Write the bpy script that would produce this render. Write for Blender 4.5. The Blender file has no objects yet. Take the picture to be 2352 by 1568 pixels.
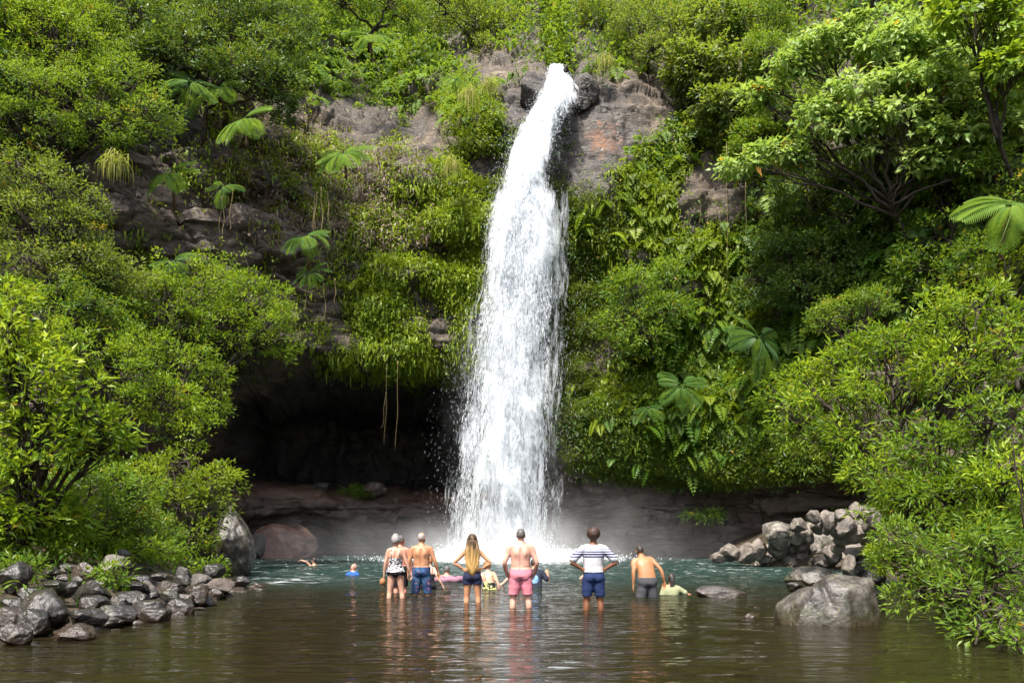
import bpy, bmesh, math
import numpy as np
from mathutils import Vector, Matrix

# ------------------------------------------------------------------ camera, light, exposure
scene = bpy.context.scene
COL = scene.collection
F, CX, HV, EYE = 28.0 / 36.0 * 2352.0, 1176.0, 1213.6, 1.475
cam_data = bpy.data.cameras.new("camera")
cam_data.sensor_width = 36.0
cam_data.lens = 28.0
cam_data.shift_y = (HV - 784.0) / 2352.0
cam_data.clip_start = 0.1
cam_data.clip_end = 2000.0
cam = bpy.data.objects.new("camera", cam_data)
COL.objects.link(cam)
cam.location = (0, 0, EYE)
cam.rotation_euler = (math.radians(90), 0, 0)
scene.camera = cam

SUN = Vector((-0.20, -0.44, 0.88)).normalized()      # towards the sun
world = bpy.data.worlds.new("World")
scene.world = world
world.use_nodes = True
wn = world.node_tree
wn.nodes.clear()
sky = wn.nodes.new("ShaderNodeTexSky")
sky.sky_type = 'NISHITA'
sky.sun_disc = False
sky.sun_elevation = math.asin(SUN.z)
sky.sun_rotation = math.atan2(SUN.x, SUN.y)
sky.air_density = 1.0
sky.dust_density = 3.0
sky.ozone_density = 0.6
bgn = wn.nodes.new("ShaderNodeBackground")
bgn.inputs["Strength"].default_value = 0.15
won = wn.nodes.new("ShaderNodeOutputWorld")
wn.links.new(sky.outputs[0], bgn.inputs[0])
wn.links.new(bgn.outputs[0], won.inputs[0])
sun_data = bpy.data.lights.new("sun", 'SUN')
sun_data.energy = 3.15
sun_data.angle = math.radians(1.2)
sun_data.color = (1.0, 0.95, 0.86)
sun = bpy.data.objects.new("sun", sun_data)
COL.objects.link(sun)
sun.rotation_euler = SUN.to_track_quat('Z', 'Y').to_euler()
scene.view_settings.view_transform = 'Standard'
scene.view_settings.look = 'None'
scene.view_settings.exposure = 1.52
scene.view_settings.gamma = 1.0
scene.render.engine = 'CYCLES'
cy = scene.cycles
cy.max_bounces = 7
cy.diffuse_bounces = 5
cy.glossy_bounces = 3
cy.transmission_bounces = 4
cy.transparent_max_bounces = 28
cy.volume_bounces = 1
cy.caustics_reflective = False
cy.caustics_refractive = False
cy.use_denoising = True
cy.volume_step_rate = 1.0

rng = np.random.default_rng(11)

def P(u, v, d):
    """photo point (2352 wide) at depth d -> world"""
    return np.array([(u - CX) * d / F, d, EYE + (HV - v) * d / F])

def proj(p):
    p = np.asarray(p, float)
    d = np.maximum(p[..., 1], 0.1)
    return CX + p[..., 0] * F / d, HV - (p[..., 2] - EYE) * F / d

# ------------------------------------------------------------------ object helpers
def tag(o, label=None, cat=None, group=None, kind=None):
    if label: o["label"] = label
    if cat: o["category"] = cat
    if group: o["group"] = group
    if kind: o["kind"] = kind
    return o

def empty(name, loc=(0, 0, 0), rz=0.0, label=None, cat=None, group=None):
    o = bpy.data.objects.new(name, None)
    o.empty_display_size = 0.2
    COL.objects.link(o)
    o.location = loc
    o.rotation_euler = (0, 0, rz)
    return tag(o, label, cat, group)

def link(name, me, mat=None, parent=None, loc=None):
    o = bpy.data.objects.new(name, me)
    COL.objects.link(o)
    if mat is not None and len(me.materials) == 0: me.materials.append(mat)
    if parent is not None: o.parent = parent
    if loc is not None: o.location = loc
    return o

def copy_obj(o, parent=None):
    c = o.copy()
    COL.objects.link(c)
    c.parent = parent
    return c

def mesh_np(name, verts, faces, tint=None, smooth=False):
    """verts (N,3); faces: (M,k) int array"""
    me = bpy.data.meshes.new(name)
    verts = np.ascontiguousarray(verts, dtype=np.float32)
    faces = np.ascontiguousarray(faces, dtype=np.int32)
    n, (m, k) = len(verts), faces.shape
    me.vertices.add(n)
    me.vertices.foreach_set("co", verts.ravel())
    me.loops.add(m * k)
    me.loops.foreach_set("vertex_index", faces.ravel())
    me.polygons.add(m)
    me.polygons.foreach_set("loop_start", np.arange(0, m * k, k, dtype=np.int32))
    if tint is not None:
        a = me.attributes.new("tint", 'FLOAT', 'POINT')
        a.data.foreach_set("value", np.ascontiguousarray(tint, dtype=np.float32))
    me.update(calc_edges=True)
    me.polygons.foreach_set("use_smooth", np.full(m, smooth))
    return me

# ------------------------------------------------------------------ numpy noise
def _hash(ix, iy, iz, s):
    h = (ix.astype(np.int64) * 374761393 + iy.astype(np.int64) * 668265263 + iz.astype(np.int64) * 2147483647 + s * 144665) & 0xffffffff
    h = ((h ^ (h >> 13)) * 1274126177) & 0xffffffff
    h = ((h ^ (h >> 15)) * 2246822519) & 0xffffffff
    return ((h ^ (h >> 16)) & 0xffffff) / float(0xffffff)

def vnoise(p, s=0):
    p = np.asarray(p, float)
    i = np.floor(p).astype(np.int64)
    f = p - i
    f = f * f * f * (f * (f * 6 - 15) + 10)
    r = 0
    for dx in (0, 1):
        wx = f[..., 0] if dx else 1 - f[..., 0]
        for dy in (0, 1):
            wy = f[..., 1] if dy else 1 - f[..., 1]
            for dz in (0, 1):
                wz = f[..., 2] if dz else 1 - f[..., 2]
                r = r + wx * wy * wz * _hash(i[..., 0] + dx, i[..., 1] + dy, i[..., 2] + dz, s)
    return r * 2 - 1

def fbm(p, o=4, s=0, lac=2.03, g=0.5):
    p = np.asarray(p, float)
    a, t, r = 1.0, 0.0, 0
    for k in range(o):
        r = r + a * vnoise(p, s + k * 17)
        t += a
        a *= g
        p = p * lac + 3.7
    return r / t

def worley(p, s=0):
    """F1, F2, id of nearest cell"""
    p = np.asarray(p, float)
    i = np.floor(p).astype(np.int64)
    f1 = np.full(p.shape[:-1], 9.0); f2 = f1.copy(); cid = np.zeros(p.shape[:-1])
    for dx in (-1, 0, 1):
        for dy in (-1, 0, 1):
            for dz in (-1, 0, 1):
                a, b, c = i[..., 0] + dx, i[..., 1] + dy, i[..., 2] + dz
                q = np.stack([a + _hash(a, b, c, s), b + _hash(a, b, c, s + 5), c + _hash(a, b, c, s + 9)], -1)
                d = np.sqrt(((q - p) ** 2).sum(-1))
                h = _hash(a, b, c, s + 13)
                m = d < f1
                f2 = np.where(m, f1, np.minimum(f2, d))
                cid = np.where(m, h, cid)
                f1 = np.where(m, d, f1)
    return f1, f2, cid

def norm(v):
    return v / np.maximum(np.linalg.norm(v, axis=-1, keepdims=True), 1e-9)

def sstep(a, b, x):
    t = np.clip((np.asarray(x, float) - a) / (b - a), 0, 1)
    return t * t * (3 - 2 * t)

def unit_rand(n):
    return norm(rng.normal(size=(n, 3)))

# ------------------------------------------------------------------ leaf, strap and tube meshes
def leaf_arrays(base, axis, nrm, L, W, tint, fold=0.25, droop=0.12, mid=0.42):
    axis = norm(axis)
    side = norm(np.cross(axis, nrm))
    nn = np.cross(side, axis)
    L = L[:, None]; W = W[:, None]
    m = base + axis * L * mid + nn * W * fold * 0.5
    v = np.stack([base, m + side * W * 0.5, base + axis * L - nn * L * droop, m - side * W * 0.5], 1)
    n = len(base)
    k = np.arange(n)[:, None] * 4
    f = np.concatenate([k + np.array([0, 1, 2]), k + np.array([0, 2, 3])], 0)
    return v.reshape(-1, 3), f, np.repeat(tint, 4)

def strap_arrays(base, out, L, W, tint, down=1.0, seg=4):
    """arching strap leaves: start along out, then hang"""
    n = len(base)
    out = norm(out)
    dn = np.array([0, 0, -1.0])
    side = norm(np.cross(out, dn + rng.normal(size=(n, 3)) * 0.25))
    pts = [base]
    p = base.copy()
    for k in range(seg):
        t = (k + 0.6) / seg
        w = np.clip(t * 1.7 * down, 0, 1)
        d = norm(out * (1 - w) + dn * w)
        p = p + d * (L / seg)[:, None]
        pts.append(p)
    prof = [0.35, 1.0, 0.95, 0.7, 0.06] if seg == 4 else np.linspace(0.8, 0.1, seg + 1)
    vs = []
    for k in range(seg + 1):
        o = side * (W * prof[k] * 0.5)[:, None]
        vs += [pts[k] + o, pts[k] - o]
    v = np.stack(vs, 1)
    kk = np.arange(n)[:, None] * (2 * (seg + 1))
    f = np.concatenate([kk + np.array([2 * q, 2 * q + 1, 2 * q + 3, 2 * q + 2]) for q in range(seg)], 0)
    return v.reshape(-1, 3), f, np.repeat(tint, 2 * (seg + 1))

class Tubes:
    def __init__(self, n=6): self.v = []; self.f = []; self.c = 0; self.n = n
    def add(self, pts, rad):
        pts = np.asarray(pts, float); n = self.n; m = len(pts)
        rad = np.broadcast_to(np.asarray(rad, float), (m,))
        t = norm(np.gradient(pts, axis=0))
        ref = np.array([0.31, 0.95, 0.1]) if abs(t[:, 2]).mean() > 0.7 else np.array([0.05, 0.1, 1.0])
        a = norm(np.cross(t, ref)); b = np.cross(t, a)
        ang = np.arange(n) * 2 * math.pi / n
        ring = pts[:, None] + rad[:, None, None] * (a[:, None] * np.cos(ang)[None, :, None] + b[:, None] * np.sin(ang)[None, :, None])
        self.v.append(ring.reshape(-1, 3))
        i = (np.arange(m - 1)[:, None] * n + np.arange(n)[None]).ravel() + self.c
        j = (np.arange(m - 1)[:, None] * n + (np.arange(n)[None] + 1) % n).ravel() + self.c
        self.f += [np.stack([i, j, j + n], -1), np.stack([i, j + n, i + n], -1)]
        e = self.c + m * n
        self.v.append(np.stack([pts[-1], pts[0]]))
        r = np.arange(n); q = (r + 1) % n
        self.f += [np.stack([r + e - n, q + e - n, np.full(n, e)], -1), np.stack([q + self.c, r + self.c, np.full(n, e + 1)], -1)]
        self.c += m * n + 2
    def mesh(self, name):
        return mesh_np(name, np.concatenate(self.v), np.concatenate(self.f), smooth=True)

def bez(a, b, c, n=8):
    t = np.linspace(0, 1, n)[:, None]
    return (1 - t) ** 2 * a + 2 * t * (1 - t) * b + t * t * c

# ------------------------------------------------------------------ materials
def new_mat(name):
    m = bpy.data.materials.new(name)
    m.use_nodes = True
    nt = m.node_tree
    nt.nodes.clear()
    return m, nt

class NT:
    def __init__(self, nt): self.nt = nt
    def n(self, typ, **kw):
        x = self.nt.nodes.new(typ)
        for k, v in kw.items():
            if k.startswith("i_"):
                x.inputs[k[2:].replace("_", " ")].default_value = v
            else: setattr(x, k, v)
        return x
    def l(self, a, b): self.nt.links.new(a, b)
    def pos(self, scale=(1, 1, 1), obj=False):
        s = self.n("ShaderNodeTexCoord").outputs["Object"] if obj else self.n("ShaderNodeNewGeometry").outputs["Position"]
        mp = self.n("ShaderNodeMapping")
        mp.inputs["Scale"].default_value = scale
        self.l(s, mp.inputs[0])
        return mp.outputs[0]
    def noise(self, vec, scale=1.0, detail=4, rough=0.55, dist=0.0):
        x = self.n("ShaderNodeTexNoise")
        x.inputs["Scale"].default_value = scale; x.inputs["Detail"].default_value = detail
        x.inputs["Roughness"].default_value = rough; x.inputs["Distortion"].default_value = dist
        if vec is not None: self.l(vec, x.inputs["Vector"])
        return x.outputs["Fac"]
    def ramp(self, fac, stops, interp='LINEAR'):
        r = self.n("ShaderNodeValToRGB")
        r.color_ramp.interpolation = interp
        el = r.color_ramp.elements
        while len(el) < len(stops): el.new(0.5)
        for e, (p, c) in zip(el, stops):
            e.position = p
            e.color = (*c, 1) if len(c) == 3 else c
        self.l(fac, r.inputs[0])
        return r.outputs[0]
    def step(self, fac, a, b):
        r = self.n("ShaderNodeMapRange")
        r.inputs[1].default_value = a; r.inputs[2].default_value = b
        r.interpolation_type = 'SMOOTHSTEP'
        self.l(fac, r.inputs[0])
        return r.outputs[0]
    def mix(self, fac, a, b):
        m = self.n("ShaderNodeMix", data_type='RGBA')
        for s, val in ((m.inputs[0], fac), (m.inputs[6], a), (m.inputs[7], b)):
            if isinstance(val, (int, float)): s.default_value = val
            elif isinstance(val, tuple): s.default_value = (*val, 1) if len(val) == 3 else val
            else: self.l(val, s)
        return m.outputs[2]
    def math(self, op, a, b=None, c=None):
        m = self.n("ShaderNodeMath", operation=op)
        for s, val in zip(m.inputs, (a, b, c)):
            if val is None: continue
            if isinstance(val, (int, float)): s.default_value = val
            else: self.l(val, s)
        return m.outputs[0]
    def sep(self, vec):
        s = self.n("ShaderNodeSeparateXYZ"); self.l(vec, s.inputs[0]); return s.outputs
    def bump(self, h, strength=0.5, dist=0.1):
        b = self.n("ShaderNodeBump"); b.inputs["Strength"].default_value = strength; b.inputs["Distance"].default_value = dist
        self.l(h, b.inputs["Height"]); return b.outputs[0]
    def bsdf(self, col, rough=0.6, spec=0.5, normal=None):
        b = self.n("ShaderNodeBsdfPrincipled")
        for s, val in (("Base Color", col), ("Roughness", rough), ("Specular IOR Level", spec)):
            if isinstance(val, (int, float)): b.inputs[s].default_value = val
            elif isinstance(val, tuple): b.inputs[s].default_value = (*val, 1)
            else: self.l(val, b.inputs[s])
        if normal is not None: self.l(normal, b.inputs["Normal"])
        return b
    def out(self, sh, vol=None):
        o = self.n("ShaderNodeOutputMaterial")
        if sh is not None: self.l(sh, o.inputs["Surface"])
        if vol is not None: self.l(vol, o.inputs["Volume"])

LEAF_CACHE = {}
def leaf_mat(name, dark, mid, light, rare=None, transl=0.48, rough=0.45, spec=0.36):
    """tint attribute 0..1 picks the leaf's own colour, >0.96 a rare yellowed leaf"""
    if name in LEAF_CACHE: return LEAF_CACHE[name]
    m, nt = new_mat(name); N = NT(nt)
    at = N.n("ShaderNodeAttribute", attribute_name="tint")
    stops = [(0.0, dark), (0.5, mid), (0.93, light)]
    stops.append((0.965, rare or light))
    col = N.ramp(at.outputs["Fac"], stops)
    b = N.bsdf(col, rough, spec)
    t = N.n("ShaderNodeBsdfTranslucent")
    tc = N.mix(0.5, col, (0.36, 0.46, 0.02))
    N.l(tc, t.inputs[0])
    mx = N.n("ShaderNodeMixShader")
    mx.inputs[0].default_value = transl
    N.l(b.outputs[0], mx.inputs[1]); N.l(t.outputs[0], mx.inputs[2])
    N.out(mx.outputs[0])
    LEAF_CACHE[name] = m
    return m

YEL = (0.45, 0.30, 0.03)
LM = {
    'bright': leaf_mat("leaf_bright", (0.063, 0.136, 0.007), (0.176, 0.290, 0.013), (0.365, 0.450, 0.027), YEL),
    'mid':    leaf_mat("leaf_mid", (0.033, 0.089, 0.009), (0.094, 0.187, 0.016), (0.214, 0.319, 0.032), YEL),
    'dark':   leaf_mat("leaf_dark", (0.019, 0.055, 0.010), (0.054, 0.121, 0.020), (0.135, 0.213, 0.036), (0.300, 0.260, 0.030), transl=0.3),
    'pale':   leaf_mat("leaf_pale", (0.13, 0.235, 0.045), (0.245, 0.375, 0.085), (0.39, 0.50, 0.15), (0.5, 0.22, 0.03)),
    'grey':   leaf_mat("leaf_grey_green", (0.051, 0.092, 0.018), (0.135, 0.190, 0.034), (0.284, 0.322, 0.063), YEL),
    'yellow': leaf_mat("leaf_yellow_green", (0.065, 0.121, 0.005), (0.173, 0.253, 0.011), (0.335, 0.414, 0.023), YEL),
    'fern':   leaf_mat("leaf_fern", (0.080, 0.165, 0.026), (0.140, 0.255, 0.042), (0.22, 0.345, 0.065), (0.24, 0.15, 0.05), rough=0.55, spec=0.25),
    'fernd':  leaf_mat("leaf_fern_dark", (0.040, 0.105, 0.026), (0.070, 0.160, 0.036), (0.11, 0.22, 0.050), (0.16, 0.12, 0.04), rough=0.5, spec=0.3),
    'moss':   leaf_mat("leaf_moss", (0.035, 0.069, 0.007), (0.086, 0.132, 0.011), (0.173, 0.218, 0.018), (0.300, 0.250, 0.040)),
    'dry':    leaf_mat("leaf_dry", (0.070, 0.045, 0.035), (0.170, 0.115, 0.085), (0.280, 0.200, 0.150), (0.400, 0.320, 0.220), transl=0.2),
    'straw':  leaf_mat("grass_straw", (0.135, 0.196, 0.018), (0.297, 0.310, 0.045), (0.420, 0.340, 0.140), (0.500, 0.400, 0.200)),
}
def bark_mat():
    m, nt = new_mat("bark"); N = NT(nt)
    p = N.pos((3, 3, 1.2))
    n = N.noise(p, 4.0, 5)
    c = N.ramp(n, [(0.3, (0.018, 0.013, 0.009)), (0.6, (0.05, 0.038, 0.028)), (0.8, (0.11, 0.09, 0.07))])
    N.out(N.bsdf(c, 0.85, 0.3, N.bump(n, 0.6, 0.03)).outputs[0])
    return m
BARK = bark_mat()
def root_mat():
    m, nt = new_mat("aerial_root"); N = NT(nt)
    n = N.noise(N.pos((2, 2, 6)), 3.0, 3)
    c = N.ramp(n, [(0.3, (0.10, 0.075, 0.03)), (0.7, (0.26, 0.20, 0.09))])
    N.out(N.bsdf(c, 0.8, 0.3).outputs[0])
    return m
ROOT = root_mat()
# ================================================================== SETTING: ground, cliff, water
def y_face(X):
    """distance of the cliff's front face at the lip, bending towards the viewer at both sides"""
    return 39.3 - 0.35 * np.maximum(np.abs(X - 1.0) - 9.0, 0) ** 1.5 + 0.8 * np.exp(-((X - 1.6) / 1.8) ** 2)

# water's edge on the left and right bank by distance
def x_left(y):  return np.interp(y, [-60, 0, 10, 12, 15, 20, 25, 27, 30, 34, 60], [-7, -6.5, -6.1, -5.8, -5.95, -6.3, -8.0, -9.2, -14, -17, -17])
def x_right(y): return np.interp(y, [-60, 0, 10, 12, 17, 22, 27, 30, 33, 36, 60], [8, 7, 6.2, 6.0, 8.4, 10.2, 11.2, 11.4, 10.6, 15, 18])

def ground_z(x, y):
    t = np.maximum(x_left(y) - x, x - x_right(y))
    bed = -0.42 - 2.2 * sstep(19, 30, y) + 0.0 * x
    edge = sstep(-2.2, 0.0, t)
    zb = bed * (1 - edge) + (-0.12) * edge
    tt = np.maximum(t, 0)
    rise = 0.16 * tt + 0.035 * tt ** 2
    rise = np.where(tt > 9, 0.16 * 9 + 0.035 * 81 + (tt - 9) * 0.5, rise)
    z = np.where(t > 0, -0.12 + np.minimum(rise, 40), zb)
    # rubble slope under the boulder pile on the right shore
    top = np.interp(x, [9.2, 10.0, 11.2, 13, 15, 17], [-1, -0.1, 0.8, 1.7, 2.2, 2.5])
    ramp = -0.45 + 0.72 * np.clip(y - np.interp(x, [7, 9, 11, 13], [33.6, 31.4, 29.8, 29.0]), 0, 6)
    return np.maximum(z, np.where((x > 9.2) & (x < 17) & (y > 28.5), np.minimum(top, ramp), -9))

def rock_mat(name, kind):
    m, nt = new_mat(name); N = NT(nt)
    p = N.pos()
    big = N.noise(p, 0.22, 3, 0.5, 0.3)
    medn = N.noise(p, 1.3, 6, 0.62, 0.4)
    strat = N.noise(N.pos((0.5, 0.5, 3.2)), 1.6, 6, 0.65, 0.8)
    fine = N.noise(p, 11.0, 5, 0.7)
    xyz = N.sep(N.n("ShaderNodeNewGeometry").outputs["Position"])
    if kind == 'cliff':
        c1 = N.ramp(medn, [(0.25, (0.022, 0.017, 0.013)), (0.45, (0.062, 0.047, 0.034)), (0.58, (0.118, 0.090, 0.063)), (0.75, (0.20, 0.16, 0.112))])
        c2 = N.ramp(strat, [(0.3, (0.017, 0.014, 0.012)), (0.5, (0.056, 0.046, 0.038)), (0.7, (0.125, 0.105, 0.086))])
        col = N.mix(N.step(big, 0.42, 0.60), c1, c2)
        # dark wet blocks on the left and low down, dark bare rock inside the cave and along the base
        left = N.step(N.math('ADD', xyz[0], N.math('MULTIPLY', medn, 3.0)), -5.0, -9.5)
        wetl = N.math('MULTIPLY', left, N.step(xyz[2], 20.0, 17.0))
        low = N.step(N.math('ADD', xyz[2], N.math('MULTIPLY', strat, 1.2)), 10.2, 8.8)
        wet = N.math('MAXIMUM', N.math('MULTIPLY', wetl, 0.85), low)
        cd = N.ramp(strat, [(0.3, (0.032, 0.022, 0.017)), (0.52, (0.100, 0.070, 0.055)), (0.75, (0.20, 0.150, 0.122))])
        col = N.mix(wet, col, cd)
        # brown ledge band in the cave
        led = N.math('MULTIPLY', N.step(xyz[2], 2.6, 3.3), N.step(xyz[2], 6.2, 4.6))
        col = N.mix(N.math('MULTIPLY', N.math('MULTIPLY', led, N.step(xyz[0], 0.0, -2.0)), 0.6), col, N.ramp(medn, [(0.3, (0.05, 0.025, 0.012)), (0.7, (0.16, 0.08, 0.04))]))
        # rust stain and grey wash beside the head of the fall
        q = N.n("ShaderNodeVectorMath", operation='DISTANCE'); N.l(N.n("ShaderNodeNewGeometry").outputs["Position"], q.inputs[0]); q.inputs[1].default_value = tuple(P(1388, 285, 39.5))
        st = N.step(N.math('ADD', q.outputs["Value"], N.math('MULTIPLY', medn, 3.6)), 3.5, 2.5)
        q2 = N.n("ShaderNodeVectorMath", operation='DISTANCE'); N.l(N.n("ShaderNodeNewGeometry").outputs["Position"], q2.inputs[0]); q2.inputs[1].default_value = tuple(P(1300, 320, 39.5))
        wash = N.step(N.math('ADD', q2.outputs["Value"], N.math('MULTIPLY', medn, 3.0)), 7.4, 4.6)
        col = N.mix(wash, col, N.ramp(strat, [(0.3, (0.016, 0.013, 0.011)), (0.6, (0.058, 0.048, 0.040)), (0.8, (0.13, 0.112, 0.097))]))
        col = N.mix(N.math('MULTIPLY', st, 0.75), col, N.ramp(strat, [(0.3, (0.05, 0.02, 0.008)), (0.65, (0.25, 0.09, 0.022))]))
        # open joints in the rock
        vc = N.n("ShaderNodeTexVoronoi", feature='DISTANCE_TO_EDGE'); vc.inputs["Scale"].default_value = 0.62
        wv = N.n("ShaderNodeMixRGB"); wv.inputs[0].default_value = 0.18
        mpv = N.n("ShaderNodeMapping"); mpv.inputs["Scale"].default_value = (0.45, 0.45, 1.7)
        N.l(N.n("ShaderNodeNewGeometry").outputs["Position"], wv.inputs[1])
        nzc = N.n("ShaderNodeTexNoise"); nzc.inputs["Scale"].default_value = 0.9; nzc.inputs["Detail"].default_value = 5; N.l(p, nzc.inputs["Vector"]); 
        sc3 = N.n("ShaderNodeVectorMath", operation='MULTIPLY'); N.l(nzc.outputs["Color"], sc3.inputs[0]); sc3.inputs[1].default_value = (9, 9, 9)
        N.l(sc3.outputs[0], wv.inputs[2]); N.l(wv.outputs[0], mpv.inputs[0]); N.l(mpv.outputs[0], vc.inputs["Vector"])
        joint = N.math('MULTIPLY', N.step(vc.outputs["Distance"], 0.03, 0.0), N.step(medn, 0.40, 0.60))
        col = N.mix(N.math('MULTIPLY', joint, 0.85), col, (0.012, 0.010, 0.009))
        # shade of the cave painted into the rock colour, near black inside
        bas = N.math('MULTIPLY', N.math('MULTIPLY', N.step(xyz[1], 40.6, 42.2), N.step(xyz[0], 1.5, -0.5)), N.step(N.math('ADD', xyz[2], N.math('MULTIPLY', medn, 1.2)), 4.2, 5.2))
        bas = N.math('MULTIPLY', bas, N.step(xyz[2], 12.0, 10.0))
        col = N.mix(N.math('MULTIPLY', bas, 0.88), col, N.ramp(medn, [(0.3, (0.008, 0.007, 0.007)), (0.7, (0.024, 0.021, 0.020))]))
        # pale lichen specks
        sp = N.step(fine, 0.60, 0.68)
        col = N.mix(N.math('MULTIPLY', N.math('MULTIPLY', sp, 0.55), N.math('SUBTRACT', 1.0, wet)), col, (0.55, 0.50, 0.40))
        rough = N.math('SUBTRACT', 0.8, N.math('MULTIPLY', N.math('MAXIMUM', wash, wet), 0.38))
    else:
        tone = N.n("ShaderNodeObjectInfo").outputs["Random"]
        c1 = N.ramp(medn, [(0.25, (0.014, 0.013, 0.012)), (0.5, (0.046, 0.041, 0.037)), (0.75, (0.125, 0.11, 0.096))])
        c2 = N.ramp(medn, [(0.25, (0.022, 0.016, 0.012)), (0.5, (0.066, 0.046, 0.034)), (0.75, (0.15, 0.11, 0.08))])
        col = N.mix(N.step(tone, 0.55, 0.95), c1, c2)
        if kind == 'shore': col = N.ramp(N.noise(p, 2.2, 8, 0.72), [(0.32, (0.035, 0.030, 0.026)), (0.5, (0.125, 0.105, 0.088)), (0.68, (0.28, 0.24, 0.195))])
        if kind == 'wet': col = N.mix(0.55, col, (0.010, 0.008, 0.006))
        if kind == 'wetlichen':
            col = N.mix(N.math('MULTIPLY', N.step(N.noise(p, 6.0, 6, 0.7), 0.60, 0.70), 0.4), N.ramp(N.noise(p, 3.4, 9, 0.75), [(0.35, (0.016, 0.014, 0.012)), (0.5, (0.062, 0.054, 0.046)), (0.66, (0.17, 0.155, 0.13))]), (0.25, 0.21, 0.09))
        if kind == 'lichen':
            col = N.mix(N.math('MULTIPLY', N.step(N.noise(p, 5.0, 6, 0.7), 0.54, 0.68), 0.6), N.ramp(N.noise(p, 3.0, 8, 0.72), [(0.35, (0.030, 0.027, 0.024)), (0.5, (0.11, 0.098, 0.084)), (0.66, (0.26, 0.235, 0.20))]), (0.36, 0.32, 0.20))
        mo = N.step(N.noise(p, 2.2, 5, 0.65), 0.56, 0.68)
        if kind == 'wetlichen': pass
        mo = N.math('MAXIMUM', N.math('MULTIPLY', mo, 0.45), N.math('MULTIPLY', N.step(N.math('ADD', xyz[2], N.math('MULTIPLY', N.noise(p, 3.0, 5, 0.7), 0.8)), 0.72, 0.45), 0.6 if 'lichen' in kind else 0.0))
        col = N.mix(mo, col, N.ramp(fine, [(0.35, (0.012, 0.016, 0.005)), (0.65, (0.055, 0.068, 0.014))]))
        wet = N.step(N.math('ADD', xyz[2], N.math('MULTIPLY', medn, 0.35)), 0.42, 0.18)
        col = N.mix(N.math('MULTIPLY', wet, 0.75), col, N.mix(0.5, (0.012, 0.009, 0.006), (0.05, 0.028, 0.014)))
        if kind in ('wet', 'wetlichen'): rough = N.ramp(fine, [(0.3, (0.16,) * 3), (0.7, (0.42,) * 3)])
        else: rough = N.math('SUBTRACT', 0.62, N.math('MULTIPLY', wet, 0.4))
    if kind == 'cliff': fine = N.math('SUBTRACT', fine, N.math('MULTIPLY', joint, 1.5))
    h = N.math('ADD', N.math('MULTIPLY', strat if kind == 'cliff' else medn, 0.7), N.math('MULTIPLY', fine, 0.35))
    b = N.bsdf(col, 0.7, 0.5, N.bump(h, 0.75, 0.22 if kind == 'cliff' else 0.09))
    N.l(rough, b.inputs["Roughness"])
    N.out(b.outputs[0])
    return m
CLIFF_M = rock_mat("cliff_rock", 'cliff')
WLICH_M = rock_mat("wet_lichen_rock", 'wetlichen')
ROCK_M = rock_mat("river_rock", 'dry')
SHORE_M = rock_mat("shore_rock", 'shore')
WET_M = rock_mat("wet_rock", 'wet')
LICHEN_M = rock_mat("lichen_rock", 'lichen')

# ---- ground: one sheet, river bed, banks, to the horizon
def ground():
    m, nt = new_mat("ground_soil"); N = NT(nt)
    p = N.pos()
    n = N.noise(p, 1.1, 6, 0.65); f = N.noise(p, 7.0, 5, 0.7)
    v = N.n("ShaderNodeTexVoronoi"); v.inputs["Scale"].default_value = 2.6; N.l(p, v.inputs["Vector"])
    c = N.ramp(n, [(0.3, (0.028, 0.021, 0.012)), (0.55, (0.075, 0.055, 0.032)), (0.8, (0.15, 0.115, 0.075))])
    c = N.mix(N.math('MULTIPLY', v.outputs["Distance"], 0.8), c, (0.02, 0.017, 0.012))
    N.out(N.bsdf(c, 0.85, 0.3, N.bump(N.math('ADD', v.outputs["Distance"], f), 0.7, 0.1)).outputs[0])
    gx = np.unique(np.concatenate([np.linspace(-400, -40, 18), np.linspace(-40, 40, 261), np.linspace(40, 400, 18)]))
    gy = np.unique(np.concatenate([np.linspace(-400, -10, 20), np.linspace(-10, 56, 221), np.linspace(56, 500, 16)]))
    X, Y = np.meshgrid(gx, gy, indexing='ij')
    Z = ground_z(X, Y)
    inner = (np.abs(X) < 40) & (Y > -10) & (Y < 44)
    Z = np.where(Y > 44, np.minimum(Z, -2.0), Z)
    Z = Z + np.where(inner, 0.10 * fbm(np.stack([X * 0.9, Y * 0.9, 0 * X], -1), 4, 3), 0)
    n1, n2 = X.shape
    i = (np.arange(n1 - 1)[:, None] * n2 + np.arange(n2 - 1)[None]).ravel()
    me = mesh_np("ground", np.stack([X, Y, Z], -1).reshape(-1, 3), np.stack([i, i + n2, i + n2 + 1, i + 1], -1), smooth=True)
    tag(link("ground", me, m), "brown stony river bed and banks below the cliff", kind="structure")
ground()

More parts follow.
